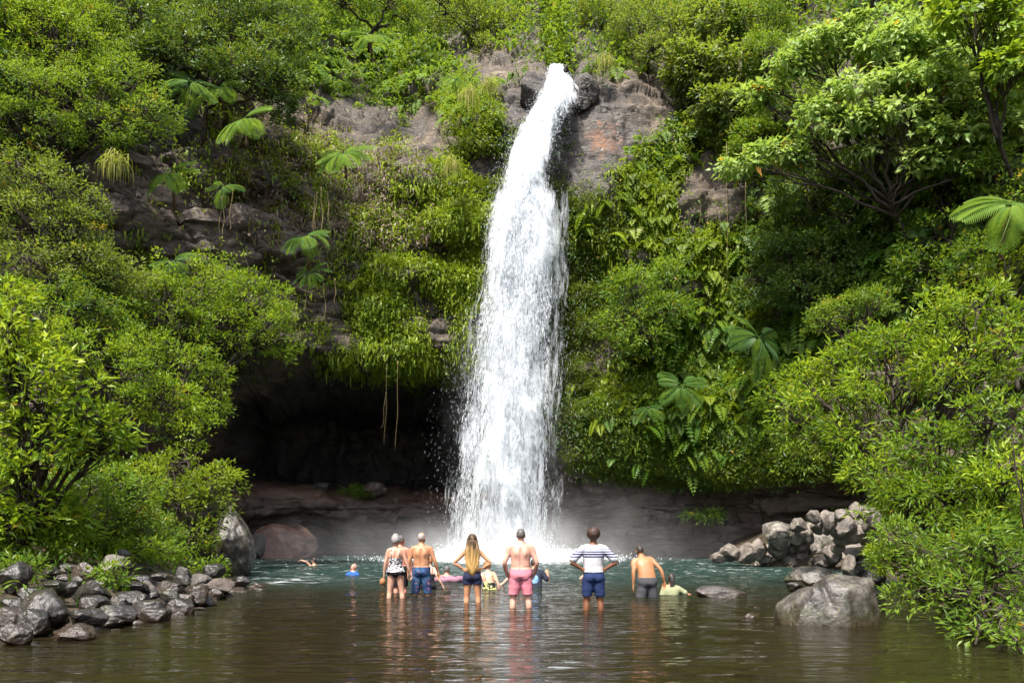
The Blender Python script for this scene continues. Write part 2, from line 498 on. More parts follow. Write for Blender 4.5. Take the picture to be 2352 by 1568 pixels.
# ---- cliff: one lofted sheet from the pool up to the forest above
CL = {}
def cliff():
    xs = np.concatenate([np.linspace(-60, -27, 50), np.linspace(-27, 27, 520)[1:-1], np.linspace(27, 60, 50)])
    X = xs
    yf = y_face(X)
    cave = sstep(-17.5, -14.0, X) * (1 - sstep(-3.2, 0.6, X))                     # the big cave left of the fall
    right = sstep(0.2, 3.5, X) * (1 - sstep(15, 18, X))                           # low undercut to the right
    notch = np.exp(-((X - 2.75) / 0.75) ** 4)                                     # stream bed at the head
    lipz = np.interp(X, [-30, -18, -14, -10, -6, -2.5, 0.5, 3, 8, 14, 16, 20, 30], [3.0, 4.5, 9.2, 9.9, 9.8, 10.0, 7.8, 4.6, 3.9, 4.1, 3.6, 2.0, 2.0])
    topz = np.interp(X, [-30, -18, -8, -4, -1, 1, 2, 2.75, 3.6, 5, 8, 14, 30], [18, 18.5, 19.5, 21.5, 23.6, 25.2, 25.4, 25.0, 25.3, 25.3, 23.5, 20.5, 18])
    z1 = np.full_like(X, 1.0)
    uc = 0.3 + 1.5 * right + cave * 7.2                                            # undercut at the water
    lg = 0.2 + 0.7 * right + cave * (5.6 + 0.6 * np.sin(X * 0.8))                    # ledge front
    bk = 0.3 + 0.9 * right + cave * 14.0
    nodes = [
        (yf + uc + 0.5, np.full_like(X, -3.2)),
        (yf + uc, z1 * 0.0 + 0.7),
        (yf + lg + 0.35, np.minimum(lipz - 1.6, 2.0)),
        (yf + lg, np.minimum(lipz - 1.2, 2.55)),
        (yf + lg + 0.4, np.minimum(lipz - 0.9, 3.45)),
        (yf + bk, np.minimum(lipz - 0.7, 4.3)),
        (yf + bk * 0.95, np.maximum(lipz - 1.6, np.minimum(lipz - 0.6, 4.5))),
        (yf + 0.35 + 0.12 * bk - 0.6 * right, lipz - 0.12),
        (yf - 0.9 * right, lipz + 0.35),
        (yf + 0.25, lipz + (topz - lipz) * 0.33),
        (yf + 0.5 - 0.5 * right, lipz + (topz - lipz) * 0.62),
        (yf + 1.2 + 0.9 * sstep(-2, -10, X), lipz + (topz - lipz) * 0.85),
        (yf + 2.3 + 0.8 * notch, topz),
        (yf + 8.5, topz + 6.5 * (1 - notch) + 0.7 * notch),
        (yf + 30, topz + 32.0 - 8 * notch),
        (yf + 60, topz + 50.0 + 0 * X)]
    rows = [6, 8, 5, 7, 7, 10, 10, 5, 36, 40, 36, 24, 30, 24, 12]
    A = np.stack([np.stack([a, b], -1) for a, b in nodes], 1)                       # (nx, nodes, 2)
    prof = []
    for k, r in enumerate(rows):
        t = (np.arange(r) / r)[None, :, None]
        prof.append(A[:, k:k + 1] * (1 - t) + A[:, k + 1:k + 2] * t)
    prof.append(A[:, -1:])
    Q = np.concatenate(prof, 1)
    for _ in range(2):
        Q[:, 1:-1] = 0.25 * Q[:, :-2] + 0.5 * Q[:, 1:-1] + 0.25 * Q[:, 2:]
    V = np.concatenate([np.broadcast_to(X[:, None, None], Q.shape[:2] + (1,)), Q], -1)
    def normals(V):
        du = np.gradient(V, axis=0); dv = np.gradient(V, axis=1)
        return norm(np.cross(du, dv))
    Nn = normals(V)
    near = (np.abs(V[..., 0]) < 34)[..., None]
    # blocky strata: jittered cells wide in x, low in z
    wq = V * np.array([0.30, 0.30, 0.62]) + 0.35 * np.stack([fbm(V * 0.5, 3, 31), fbm(V * 0.5, 3, 32), fbm(V * 0.5, 3, 33)], -1)
    f1, f2, cid = worley(wq, 3)
    crack = sstep(0.0, 0.09, f2 - f1)
    f1b, f2b, cidb = worley(wq * 2.1 + 5, 8)
    crackb = sstep(0.0, 0.1, f2b - f1b)
    base = V[..., 2] < 4.6
    amp = np.where(base, 0.35, 1.0) * (1 - 0.5 * np.exp(-((V[..., 0] - 4.5) / 4.5) ** 4) * sstep(16, 19, V[..., 2])) * (0.55 + 0.75 * sstep(-0.3, 0.3, fbm(V * 0.22, 2, 71)))
    disp = amp * (0.95 * (cid - 0.5) - 0.30 * (1 - crack) + 0.35 * (cidb - 0.5) - 0.12 * (1 - crackb))
    layer = vnoise(np.stack([V[..., 0] * 0.12, V[..., 1] * 0.1, V[..., 2] * 2.4 + 0.5 * fbm(V * 0.25, 2, 77)], -1), 41)
    disp = disp + 0.28 * layer * np.where(base, 1.0, 0.5) + 1.0 * fbm(V * 0.16, 3, 51) + 0.26 * fbm(V * 1.1, 5, 61, g=0.6)
    sgn = -1.0 if Nn[len(X) // 2, 120, 1] > 0 else 1.0
    Nn = Nn * sgn
    V = V + np.where(near, Nn * disp[..., None], 0)
    Nn = normals(V) * sgn
    CL.update(V=V, N=Nn)
    n1, n2 = V.shape[:2]
    i = (np.arange(n1 - 1)[:, None] * n2 + np.arange(n2 - 1)[None]).ravel()
    f = np.stack([i, i + n2, i + n2 + 1, i + 1], -1)
    me = mesh_np("cliff", V.reshape(-1, 3), f, smooth=True)
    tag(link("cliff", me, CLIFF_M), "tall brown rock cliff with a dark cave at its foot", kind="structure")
cliff()

# ---- water
def water():
    m, nt = new_mat("river_water"); N = NT(nt)
    pos = N.n("ShaderNodeNewGeometry").outputs["Position"]
    xyz = N.sep(pos)
    far = N.step(N.math('ADD', xyz[1], N.math('MULTIPLY', N.noise(N.pos(), 0.25, 2), 7.0)), 16.5, 30.0)
    w1 = N.noise(N.pos((0.50, 1.5, 1)), 2.0, 1, 0.4, 0.8)
    w2 = N.noise(N.pos((0.7, 2.0, 1)), 4.6, 3, 0.55, 0.5)
    w3 = N.noise(N.pos((1, 1.5, 1)), 17.0, 2, 0.5)
    h = N.math('ADD', N.math('ADD', N.math('MULTIPLY', w1, 1.15), N.math('MULTIPLY', w2, 0.45)), N.math('MULTIPLY', w3, 0.03))
    h = N.math('MULTIPLY', h, N.math('ADD', 0.68, N.math('MULTIPLY', far, 1.6)))
    nb = N.bump(h, 0.6, 0.12)
    col = N.mix(far, (0.025, 0.021, 0.009), (0.017, 0.036, 0.030))
    # foam: white water at the foot of the fall, streaks over the pool
    q = N.n("ShaderNodeVectorMath", operation='DISTANCE'); N.l(pos, q.inputs[0]); q.inputs[1].default_value = (-0.3, 37.2, 0)
    fo = N.noise(N.pos((0.7, 1.6, 1)), 1.5, 6, 0.7, 0.5)
    core = N.math('MULTIPLY', N.step(N.math('SUBTRACT', q.outputs["Value"], N.math('MULTIPLY', fo, 7.0)), 1.4, -2.2), 0.7)
    st = N.noise(N.pos((0.55, 2.6, 1)), 2.4, 5, 0.7, 1.2)
    strk = N.math('MULTIPLY', N.step(st, 0.585, 0.68), N.step(xyz[1], 18.0, 30.0))
    q3 = N.n("ShaderNodeVectorMath", operation='DISTANCE'); N.l(pos, q3.inputs[0]); q3.inputs[1].default_value = (-7.0, 23.0, 0)
    rap = N.math('MULTIPLY', N.math('MULTIPLY', N.step(q3.outputs["Value"], 2.6, 0.8), N.step(fo, 0.50, 0.64)), 0.7)
    foam = N.math('MAXIMUM', N.math('MAXIMUM', core, N.math('MULTIPLY', strk, 0.8)), rap)
    col = N.mix(foam, col, (0.78, 0.82, 0.82))
    dif = N.n("ShaderNodeBsdfDiffuse"); N.l(col, dif.inputs[0])
    tr = N.n("ShaderNodeBsdfTransparent"); tr.inputs[0].default_value = (0.50, 0.38, 0.18, 1)
    body = N.n("ShaderNodeMixShader")
    turb = N.math('MAXIMUM', N.math('ADD', 0.58, N.math('MULTIPLY', far, 0.40)), foam)
    N.l(turb, body.inputs[0]); N.l(tr.outputs[0], body.inputs[1]); N.l(dif.outputs[0], body.inputs[2])
    gl = N.n("ShaderNodeBsdfGlossy"); gl.inputs["Roughness"].default_value = 0.03; N.l(nb, gl.inputs["Normal"])
    fr = N.n("ShaderNodeFresnel"); fr.inputs[0].default_value = 1.333; N.l(nb, fr.inputs["Normal"])
    ff = N.math('MULTIPLY', fr.outputs[0], N.math('SUBTRACT', 1.0, N.math('MULTIPLY', foam, 0.9)))
    mx = N.n("ShaderNodeMixShader"); N.l(ff, mx.inputs[0]); N.l(body.outputs[0], mx.inputs[1]); N.l(gl.outputs[0], mx.inputs[2])
    N.out(mx.outputs[0])
    gx = np.concatenate([np.linspace(-30, -12, 40), np.linspace(-12, 13, 330)[1:], np.linspace(13, 30, 40)[1:]])
    gy = np.concatenate([np.linspace(-60, 5, 40), np.geomspace(5, 52, 420)[1:]])
    X, Y = np.meshgrid(gx, gy, indexing='ij')
    q = np.stack([X, Y, 0 * X], -1)
    a = 0.010 + 0.034 * sstep(16, 28, Y) + 0.05 * sstep(7, 2, np.hypot(X + 0.3, Y - 37))
    Z = a * (fbm(q * np.array([0.9, 1.7, 1]), 3, 5) * 1.2 + 0.7 * fbm(q * np.array([2.2, 4.2, 1]), 3, 6))
    Z = np.where(Y < 4, 0, Z)
    n1, n2 = X.shape
    i = (np.arange(n1 - 1)[:, None] * n2 + np.arange(n2 - 1)[None]).ravel()
    me = mesh_np("water", np.stack([X, Y, Z], -1).reshape(-1, 3), np.stack([i, i + n2, i + n2 + 1, i + 1], -1), smooth=True)
    tag(link("water", me, m), "rippled pool, teal below the fall and brown in the shallows", kind="structure")
water()

# ---- waterfall: strands and drops of falling water, each a small solid spindle
FALL_V = np.array([150, 200, 250, 300, 350, 420, 500, 600, 700, 800, 900, 1000, 1100, 1200, 1292.])
FALL_L = np.array([1260, 1250, 1218, 1188, 1170, 1152, 1126, 1108, 1092, 1073, 1054, 1038, 1028, 1020, 1008.])
FALL_R = np.array([1296, 1326, 1334, 1326, 1314, 1304, 1300, 1302, 1298, 1292, 1290, 1288, 1286, 1286, 1294.])
FALL_D = np.array([42.6, 40.6, 39.2, 38.7, 38.3, 38.0, 37.8, 37.6, 37.4, 37.3, 37.2, 37.1, 37.0, 37.0, 37.0])
def spindles(c, ax, L, W):
    n = len(c)
    ref = unit_rand(n)
    a = norm(np.cross(ax, ref)); b = np.cross(ax, a)
    vs = [c - ax * (L * 0.5)[:, None], c + ax * (L * 0.5)[:, None]]
    for k in range(3):
        t = 2.0944 * k
        vs.append(c + ax * (L * 0.18)[:, None] + (a * math.cos(t) + b * math.sin(t)) * (W * 0.5)[:, None])
    v = np.stack(vs, 1).reshape(-1, 3)
    i = np.arange(n)[:, None] * 5
    tri = [(0, 2, 3), (0, 3, 4), (0, 4, 2), (1, 3, 2), (1, 4, 3), (1, 2, 4)]
    return v, np.concatenate([i + np.array(t) for t in tri], 0)

def waterfall():
    m, nt = new_mat("white_water"); N = NT(nt)
    d = N.n("ShaderNodeBsdfDiffuse"); d.inputs[0].default_value = (0.86, 0.89, 0.92, 1)
    t = N.n("ShaderNodeBsdfTranslucent"); t.inputs[0].default_value = (0.88, 0.91, 0.94, 1)
    mx = N.n("ShaderNodeMixShader"); mx.inputs[0].default_value = 0.45
    N.l(d.outputs[0], mx.inputs[1]); N.l(t.outputs[0], mx.inputs[2])
    N.out(mx.outputs[0])
    n = 2200000
    s = rng.random(n)
    v = 152 + s * (1290 - 152)
    cu = np.interp(v, FALL_V, (FALL_L + FALL_R) / 2); hw = np.interp(v, FALL_V, (FALL_R - FALL_L) / 2)
    dd = np.interp(v, FALL_V, FALL_D)
    r = rng.normal(size=n) * 0.41
    halo = rng.random(n) < 0.012
    fine_ = rng.random(n) < 0.35
    r = np.where(fine_, r * 1.22, r)
    core_shift = np.interp(v, [150, 230, 330, 450, 600, 1300], [0, -0.12, -0.25, -0.22, -0.1, 0])
    width_c = np.interp(v, [150, 200, 260, 450, 700, 1300], [1.0, 1.0, 0.8, 0.82, 0.98, 1.0])
    u = cu + hw * (r * width_c + core_shift)
    thick = np.interp(v, FALL_V, (FALL_R - FALL_L) / 2) * dd / F * 0.62
    depth = dd + rng.normal(size=n) * 0.4 * thick
    X = (u - CX) * dd / F; Z = EYE + (HV - v) * dd / F
    p = np.stack([X, depth, Z], -1)
    # clumps falling as arrow-headed bursts
    warp = fbm(p * np.array([0.5, 0.5, 0.16]), 2, 91)
    q = p * np.array([1.05, 1.05, 0.36]); q[:, 2] += 0.55 * np.abs(fbm(p * np.array([0.9, 0.9, 0.05]), 2, 95)) + warp * 0.4
    c1 = fbm(q, 4, 101, g=0.6)
    c2 = fbm(p * np.array([2.6, 2.6, 0.9]), 3, 111)
    solid = np.interp(v, [150, 380, 520, 700, 1000, 1200, 1290], [0.95, 0.85, 0.6, 0.40, 0.28, 0.26, 0.42])
    edge = np.exp(-(r / 0.62) ** 2 * 0.5)
    acc = np.clip(solid * 0.55 + c1 * np.interp(v, [150, 450, 700, 1300], [0.5, 0.9, 1.35, 1.1]) + 0.35 * c2, 0.02, 1) * (0.35 + 0.65 * edge)
    # drier right side below the lip
    dry = 1.15 * sstep(0.05, 0.5, r) * sstep(215, 260, v) * (1 - sstep(400, 480, v))
    acc = acc * np.clip(1 - 0.80 * dry, 0.04, 1)
    keep = rng.random(n) < acc * np.interp(v, [150, 400, 700, 1300], [0.52, 0.46, 0.30, 0.26])
    keep &= p[:, 2] > -0.02
    keep &= fine_ | (np.abs(r) < 0.80)
    p, v, r, halo, dd = p[keep], v[keep], r[keep], fine_[keep], dd[keep]
    k = len(p)
    g = 1e-3
    slope = (np.interp(v + 15, FALL_V, (FALL_L + FALL_R) / 2) - np.interp(v - 15, FALL_V, (FALL_L + FALL_R) / 2)) / 30.0
    spread = r * 0.10
    ax = norm(np.stack([slope * 0.9 + spread + rng.normal(size=k) * 0.10, -np.interp(v, [150, 300, 1300], [0.8, 0.3, 0.02]) + rng.normal(size=k) * 0.1, -np.ones(k)], -1))
    L = np.interp(v, [150, 400, 800, 1300], [0.10, 0.12, 0.19, 0.22]) * np.exp(rng.normal(size=k) * 0.45)
    W = np.interp(v, [150, 400, 800, 1300], [0.030, 0.020, 0.015, 0.013]) * np.exp(rng.normal(size=k) * 0.35)
    L = np.where(halo, L * 0.45, L); W = np.where(halo, W * 0.5, W)
    vv, ff = spindles(p, ax, L, W)
    # splash at the foot and a few side trickles down the rock
    ns = 13000
    a = rng.random(ns) * 2 * math.pi; rr = np.abs(rng.normal(size=ns)) * 1.5
    sp = np.stack([-0.35 + np.cos(a) * (rr + 1.3) * 1.25, 37.0 + np.sin(a) * (rr + 0.8) * 0.8, np.abs(rng.normal(size=ns)) * 0.42 * np.exp(-rr * 0.35)], -1)
    va, fa = spindles(sp, norm(rng.normal(size=(ns, 3)) + np.array([0, 0, 0.6])), 0.08 * np.exp(rng.normal(size=ns) * 0.4), 0.035 * np.exp(rng.normal(size=ns) * 0.4))
    ff2 = fa + len(vv)
    me = mesh_np("waterfall", np.concatenate([vv, va]), np.concatenate([ff, ff2]), smooth=False)
    fall = tag(link("waterfall", me, m), "tall white waterfall plunging over the cliff into the pool", kind="structure")
    # nested veils of blown water, thin in places
    m2, nt = new_mat("water_veil"); N = NT(nt)
    at = N.n("ShaderNodeAttribute", attribute_name="tint").outputs["Fac"]
    n1 = N.noise(N.pos((1.0, 1.0, 0.30)), 1.0, 5, 0.62, 0.8)
    n2 = N.noise(N.pos((6, 6, 1.3)), 1.0, 4, 0.65, 0.3)
    n3 = N.noise(N.pos((24, 24, 4)), 1.0, 2, 0.6)
    a = N.math('ADD', at, N.math('MULTIPLY', N.math('SUBTRACT', n1, 0.5), 4.6))
    a = N.math('ADD', a, N.math('ADD', N.math('MULTIPLY', N.math('SUBTRACT', n2, 0.5), 1.5), N.math('MULTIPLY', N.math('SUBTRACT', n3, 0.5), 1.5)))
    al = N.math('MULTIPLY', N.step(a, 0.22, 1.2), 0.82)
    tr = N.n("ShaderNodeBsdfTransparent")
    mx2 = N.n("ShaderNodeMixShader")
    d2 = N.n("ShaderNodeBsdfDiffuse"); d2.inputs[0].default_value = (0.86, 0.89, 0.92, 1)
    t2 = N.n("ShaderNodeBsdfTranslucent"); t2.inputs[0].default_value = (0.88, 0.91, 0.94, 1)
    mx3 = N.n("ShaderNodeMixShader"); mx3.inputs[0].default_value = 0.5
    N.l(d2.outputs[0], mx3.inputs[1]); N.l(t2.outputs[0], mx3.inputs[2])
    N.l(al, mx2.inputs[0]); N.l(tr.outputs[0], mx2.inputs[1]); N.l(mx3.outputs[0], mx2.inputs[2])
    N.out(mx2.outputs[0])
    vs, fs, ts, c = [], [], [], 0
    vv = np.linspace(156, 1291, 170); ns = 44
    an = np.arange(ns) * 2 * math.pi / ns
    for rr in (0.20, 0.38, 0.54, 0.69, 0.82, 0.93, 1.03):
        d0 = np.interp(vv, FALL_V, FALL_D); h0 = np.interp(vv, FALL_V, (FALL_R - FALL_L) / 2); c0 = np.interp(vv, FALL_V, (FALL_L + FALL_R) / 2)
        sh0 = np.interp(vv, [150, 230, 330, 450, 600, 1300], [0, -0.12, -0.25, -0.22, -0.1, 0]) * (1.1 - rr)
        px = (c0 + h0 * sh0 - CX)[:, None] + h0[:, None] * rr * np.cos(an)[None]
        X = px * d0[:, None] / F
        Y = d0[:, None] + (h0 * d0 / F * 0.62)[:, None] * rr * np.sin(an)[None]
        Z = np.broadcast_to((EYE + (HV - vv) * d0 / F)[:, None], X.shape)
        q = np.stack([X, Y, Z], -1)
        q = q + 0.30 * rr * np.stack([fbm(q * np.array([0.8, 0.8, 0.5]) + rr * 9, 3, 5), 0.6 * fbm(q * 0.8 + 30 + rr * 9, 3, 6), 0 * X], -1)
        sol = np.interp(vv, [150, 380, 520, 700, 1000, 1200, 1290], [0.85, 0.78, 0.56, 0.36, 0.27, 0.30, 0.5])[:, None]
        t = sol + 0.26 - 0.58 * rr ** 2 + 0 * X
        dr = 1.35 * sstep(0.0, 0.6, np.cos(an) * rr)[None] * (sstep(215, 260, vv) * (1 - sstep(400, 480, vv)))[:, None]
        t = t - 0.8 * dr - 0.55 * (1 - sstep(154, 178, vv))[:, None]
        i = (np.arange(len(vv) - 1)[:, None] * ns + np.arange(ns)[None]).ravel(); j = (np.arange(len(vv) - 1)[:, None] * ns + (np.arange(ns)[None] + 1) % ns).ravel()
        vs.append(q.reshape(-1, 3)); ts.append(t.ravel()); fs.append(np.stack([i, j, j + ns, i + ns], -1) + c); c += q.size // 3
    link("veil", mesh_np("veil", np.concatenate(vs), np.concatenate(fs), np.concatenate(ts), smooth=True), m2, fall)
waterfall()

# ---- mist hanging over the pool at the foot of the fall
def mist():
    m, nt = new_mat("mist_air"); N = NT(nt)
    pos = N.n("ShaderNodeNewGeometry").outputs["Position"]
    def blob(c, rad, dens):
        mp = N.n("ShaderNodeVectorMath", operation='SUBTRACT'); N.l(pos, mp.inputs[0]); mp.inputs[1].default_value = c
        sc = N.n("ShaderNodeVectorMath", operation='DIVIDE'); N.l(mp.outputs[0], sc.inputs[0]); sc.inputs[1].default_value = rad
        ln = N.n("ShaderNodeVectorMath", operation='LENGTH'); N.l(sc.outputs[0], ln.inputs[0])
        return N.math('MULTIPLY', N.step(ln.outputs["Value"], 1.0, 0.1), dens)
    nz = N.noise(N.pos((0.7, 0.7, 0.5)), 0.7, 4, 0.6, 0.3)
    tot = N.math('ADD', N.math('ADD', blob((-0.3, 36.6, 0.0), (7.0, 3.8, 2.8), 0.45), blob((2.6, 37.0, 0.4), (9.5, 3.8, 3.6), 0.09)), blob((-0.3, 37.0, 6.0), (3.6, 2.6, 9.0), 0.05))
    tot = N.math('ADD', tot, blob((-7.0, 38.5, 0.4), (7.5, 4.4, 2.2), 0.06))
    den = N.math('MULTIPLY', tot, N.step(nz, 0.25, 0.75))
    vs = N.n("ShaderNodeVolumeScatter"); vs.inputs["Color"].default_value = (0.96, 0.97, 1.0, 1); vs.inputs["Anisotropy"].default_value = 0.15
    N.l(den, vs.inputs["Density"])
    N.out(None, vs.outputs[0])
    bm = bmesh.new()
    bmesh.ops.create_icosphere(bm, subdivisions=4, radius=1.0)
    for w in bm.verts:
        c = w.co
        w.co = Vector((-0.5 + c.x * 13.5, 37.4 + c.y * 5.6, 0.02 + max(c.z, 0.0) * (5.0 + 9.0 * math.exp(-(c.x * 13.5 / 5.0) ** 2))))
    bmesh.ops.remove_doubles(bm, verts=bm.verts, dist=1e-4)
    me = bpy.data.meshes.new("mist"); bm.to_mesh(me); bm.free()
    me.materials.append(m)
    tag(link("mist", me), "white spray mist drifting over the pool", kind="stuff")
mist()
# ================================================================== VEGETATION
LEAF = {  # length, width, clump radius, leaves per clump, clumps per m2
    'fine':  (0.135, 0.052, 0.17, 20, 9.5),
    'med':   (0.18, 0.075, 0.20, 18, 7.5),
    'heart': (0.27, 0.19, 0.24, 14, 6.5),
    'near':  (0.125, 0.040, 0.14, 18, 15.0),
    'nearb': (0.19, 0.072, 0.19, 14, 10.0),
    'huge':  (0.30, 0.15, 0.22, 6, 7.0),
}
def bush(name, label, cat, mat, leaf, lobes, root, group=None, seed=1, tint=(0.5, 0.26), gap=-0.22, ls=1.0, up=0.55):
    global rng
    rng = np.random.default_rng(1000 + seed)
    l0, w0, R, kk, dens = LEAF[leaf]
    l0 *= ls; w0 *= ls; R *= ls; dens /= ls ** 1.4
    if seed in (1, 2, 3, 4, 5, 7, 11, 18, 19, 20, 9, 6, 16, 17): lobes = list(lobes) + [(u + rng.normal() * 0.2 * a, v + 0.85 * b, d + (0.4 if d > 20 else 0.25), a * 0.85, b * 0.9) for (u, v, d, a, b) in lobes]
    C = np.array([P(u, v, d) for (u, v, d, a, b) in lobes])
    Rr = np.array([[a * d / F, 0.5 * (a + b) * d / F, b * d / F] for (u, v, d, a, b) in lobes])
    cen = []; outs = []
    for i in range(len(lobes)):
        r = Rr[i]
        area = 4 * math.pi * ((r[0] * r[1]) ** 1.6 / 3 + (r[0] * r[2]) ** 1.6 / 3 + (r[1] * r[2]) ** 1.6 / 3) ** (1 / 1.6)
        n = max(12, int(area * dens))
        d = unit_rand(n)
        d = d[(rng.random(len(d)) < np.where(d[:, 2] < -0.35, 0.5, 1.0))]
        # small bumps on the crown: clumps gather on twig ends
        rho = 1.0 - 0.5 * rng.random(len(d)) ** 2.2
        rho *= 1.0 + 0.22 * (rng.random(len(d)) < 0.10) + 0.42 * fbm(d * 2.3 + i * 7.1 + seed, 3, seed)
        p = C[i] + d * r * rho[:, None]
        keep = np.ones(len(p), bool)
        for j in range(len(lobes)):
            if j == i: continue
            q = (p - C[j]) / Rr[j]
            keep &= (q ** 2).sum(1) > 0.45
        keep &= fbm(p * (0.9 / max(ls, 0.5)) * (2.0 if leaf.startswith('near') else 1.25), 3, seed + 5) > gap
        keep &= p[:, 2] > 0.12
        cen.append(p[keep]); outs.append(d[keep])
    cen = np.concatenate(cen); outs = np.concatenate(outs)
    n = len(cen)
    k = kk
    c = np.repeat(cen, k, 0); o = np.repeat(outs, k, 0)
    off = rng.normal(size=(n * k, 3)) * R * np.array([0.62, 0.62, 0.42])
    # leaves of a clump point away from the twig end
    ax = norm(off / R * 0.8 + o * 0.55 + rng.normal(size=(n * k, 3)) * 0.45 + np.array([0, 0, -0.05 if leaf == 'heart' else 0.10]))
    if leaf in ('heart', 'huge'): ax = norm(ax + np.array([0, -0.15, -0.28]))
    nr = norm(np.array([0, 0, 1.0]) * up + o * 0.5 + rng.normal(size=(n * k, 3)) * 0.45)
    if leaf in ('heart', 'huge'): nr = norm(o * 0.55 + np.array([-0.15, -0.40, 1.15]) + rng.normal(size=(n * k, 3)) * 0.35)
    L = l0 * np.exp(rng.normal(size=n * k) * 0.25); W = w0 * np.exp(rng.normal(size=n * k) * 0.22)
    tc = np.repeat(tint[0] + tint[1] * fbm(cen * 0.8, 3, seed + 9) * 1.6 + 0.14 * rng.normal(size=n), k)
    t = np.clip(tc + 0.13 * rng.normal(size=n * k), 0, 0.93)
    t = np.where(rng.random(n * k) < 0.008, 0.99, t)
    t = np.where(np.repeat(rng.random(n) < 0.008, k), 0.985, t)
    v, f, tt = leaf_arrays(c + off, ax, nr, L, W, t, mid=0.36 if leaf == 'heart' else 0.45)
    root = np.array(root, float)
    e = empty(name, root, 0, label, cat, group)
    v = v - root
    crown = link("crown", mesh_np("crown", v, f, tt), LM[mat], e)
    # stem, limbs and twigs
    tb = Tubes(6)
    h = np.linalg.norm(Rr, axis=1).mean()
    mid = C.mean(0)
    rad = (0.035 + 0.020 * h) * (0.35 if cat == 'plant' else 1.0)
    hub = (mid - root) * np.array([0.75, 0.75, 0.5 if cat == 'tree' else 0.3])
    tb.add(bez(np.zeros(3), hub * np.array([0.3, 0.3, 0.6]) + rng.normal(size=3) * 0.1 * h, hub, 7), np.linspace(rad * (1.9 if cat == 'tree' else 1.2), rad, 7))
    for i in range(len(lobes)):
        q = C[i] - root
        ctrl = np.array([q[0] * 0.35, q[1] * 0.35, q[2] * 0.62]) + rng.normal(size=3) * 0.18 * h
        ctrl = hub + (q - hub) * 0.5 + np.array([0, 0, 0.22 * h]) + rng.normal(size=3) * 0.22 * h
        pts = bez(hub * rng.uniform(0.7, 1.0), ctrl, q, 9)
        pts[1:-1] += rng.normal(size=(7, 3)) * 0.05 * h
        tb.add(pts, np.linspace(rad, rad * 0.35, 9))
        own = np.where(((cen - C[i]) ** 2).sum(1) < (Rr[i].max() * 1.2) ** 2)[0]
        if len(own):
            for j in rng.choice(own, min(22, len(own)), replace=False):
                g = cen[j] - root
                a = pts[rng.integers(4, 9)]
                tw = bez(a, (a + g) / 2 + rng.normal(size=3) * 0.14 * h + np.array([0, 0, 0.08 * h]), g, 6)
                tb.add(tw, np.linspace(rad * 0.34, rad * 0.09, 6))
    link("trunk", tb.mesh("trunk"), BARK, e)
    return n * k

NL = 0
def B(*a, **k):
    global NL
    NL += bush(*a, **k)

# ---- trees and shrubs on the left
B("tree", "feathery light green tree in the top left corner", "tree", 'bright', 'fine', [(60, 60, 31, 110, 60), (170, 100, 31, 90, 60), (120, 10, 32, 120, 50), (30, 140, 30, 70, 50), (215, 50, 32, 60, 45), (180, 160, 30.5, 60, 30)], P(150, 430, 31), seed=1, tint=(0.42, .3))
B("tree", "broad dark green tree with crooked black limbs above the tree ferns", "tree", 'dark', 'med', [(330, 50, 35, 90, 60), (430, 110, 35, 90, 50), (540, 30, 37, 120, 50), (630, 120, 36, 80, 60), (655, 190, 35.5, 45, 50), (470, 40, 36, 90, 50), (560, 150, 35, 90, 35), (660, 40, 37, 60, 50), (350, 130, 34.5, 60, 40), (270, 20, 35, 60, 40)], P(470, 330, 36), seed=2, tint=(0.6, .3))
B("shrub", "fine leaved shrub spilling over the cliff left of the tree ferns", "shrub", 'mid', 'fine', [(60, 200, 29, 90, 50), (180, 215, 30, 100, 50), (290, 190, 31, 80, 50), (345, 255, 31, 70, 40), (240, 285, 30, 80, 35), (90, 280, 29, 90, 40), (20, 270, 28.5, 60, 50)], P(130, 420, 30), seed=3, tint=(0.62, .3))
B("shrub", "airy shrub at the left edge beside the bare rock blocks", "shrub", 'grey', 'fine', [(40, 370, 27, 80, 50), (110, 430, 27, 90, 50), (50, 500, 26.5, 80, 50), (160, 520, 27, 80, 40), (200, 450, 27.5, 40, 40)], P(70, 640, 27), seed=4, tint=(0.42, .3))
B("shrub", "grey green shrub below the dark rock blocks on the left", "shrub", 'grey', 'fine', [(60, 590, 26, 90, 35), (180, 590, 27, 90, 35), (270, 640, 27.5, 70, 40), (110, 650, 26, 70, 35)], P(150, 780, 27.5), seed=5, tint=(0.5, .3))
B("shrub", "rounded bright shrub hanging over the left corner of the cave", "shrub", 'bright', 'fine', [(340, 670, 29, 100, 45), (470, 640, 30, 100, 55), (575, 680, 30.5, 85, 50), (625, 740, 30.5, 50, 45), (400, 735, 29.5, 90, 45), (520, 740, 30, 80, 50), (300, 730, 28.5, 70, 40)], P(430, 930, 30.5), seed=6, tint=(0.45, .32))
B("shrub", "shady shrub between the grey green and the sloping yellow green shrub", "shrub", 'mid', 'fine', [(160, 700, 26, 110, 45), (70, 720, 24, 70, 50), (260, 760, 27, 70, 45), (200, 650, 27, 60, 35)], P(150, 900, 26), seed=7, tint=(0.4, .3))
B("shrub", "sloping yellow green shrub in front of the cave's left wall", "shrub", 'bright', 'fine', [(170, 800, 24, 90, 50), (280, 850, 25, 85, 60), (375, 920, 25.5, 85, 55), (440, 830, 27, 70, 40), (490, 930, 27.5, 50, 45), (430, 990, 26, 70, 45), (320, 790, 26.5, 70, 40), (480, 870, 27.5, 45, 35)], P(300, 1180, 26), seed=8, tint=(0.42, .32))
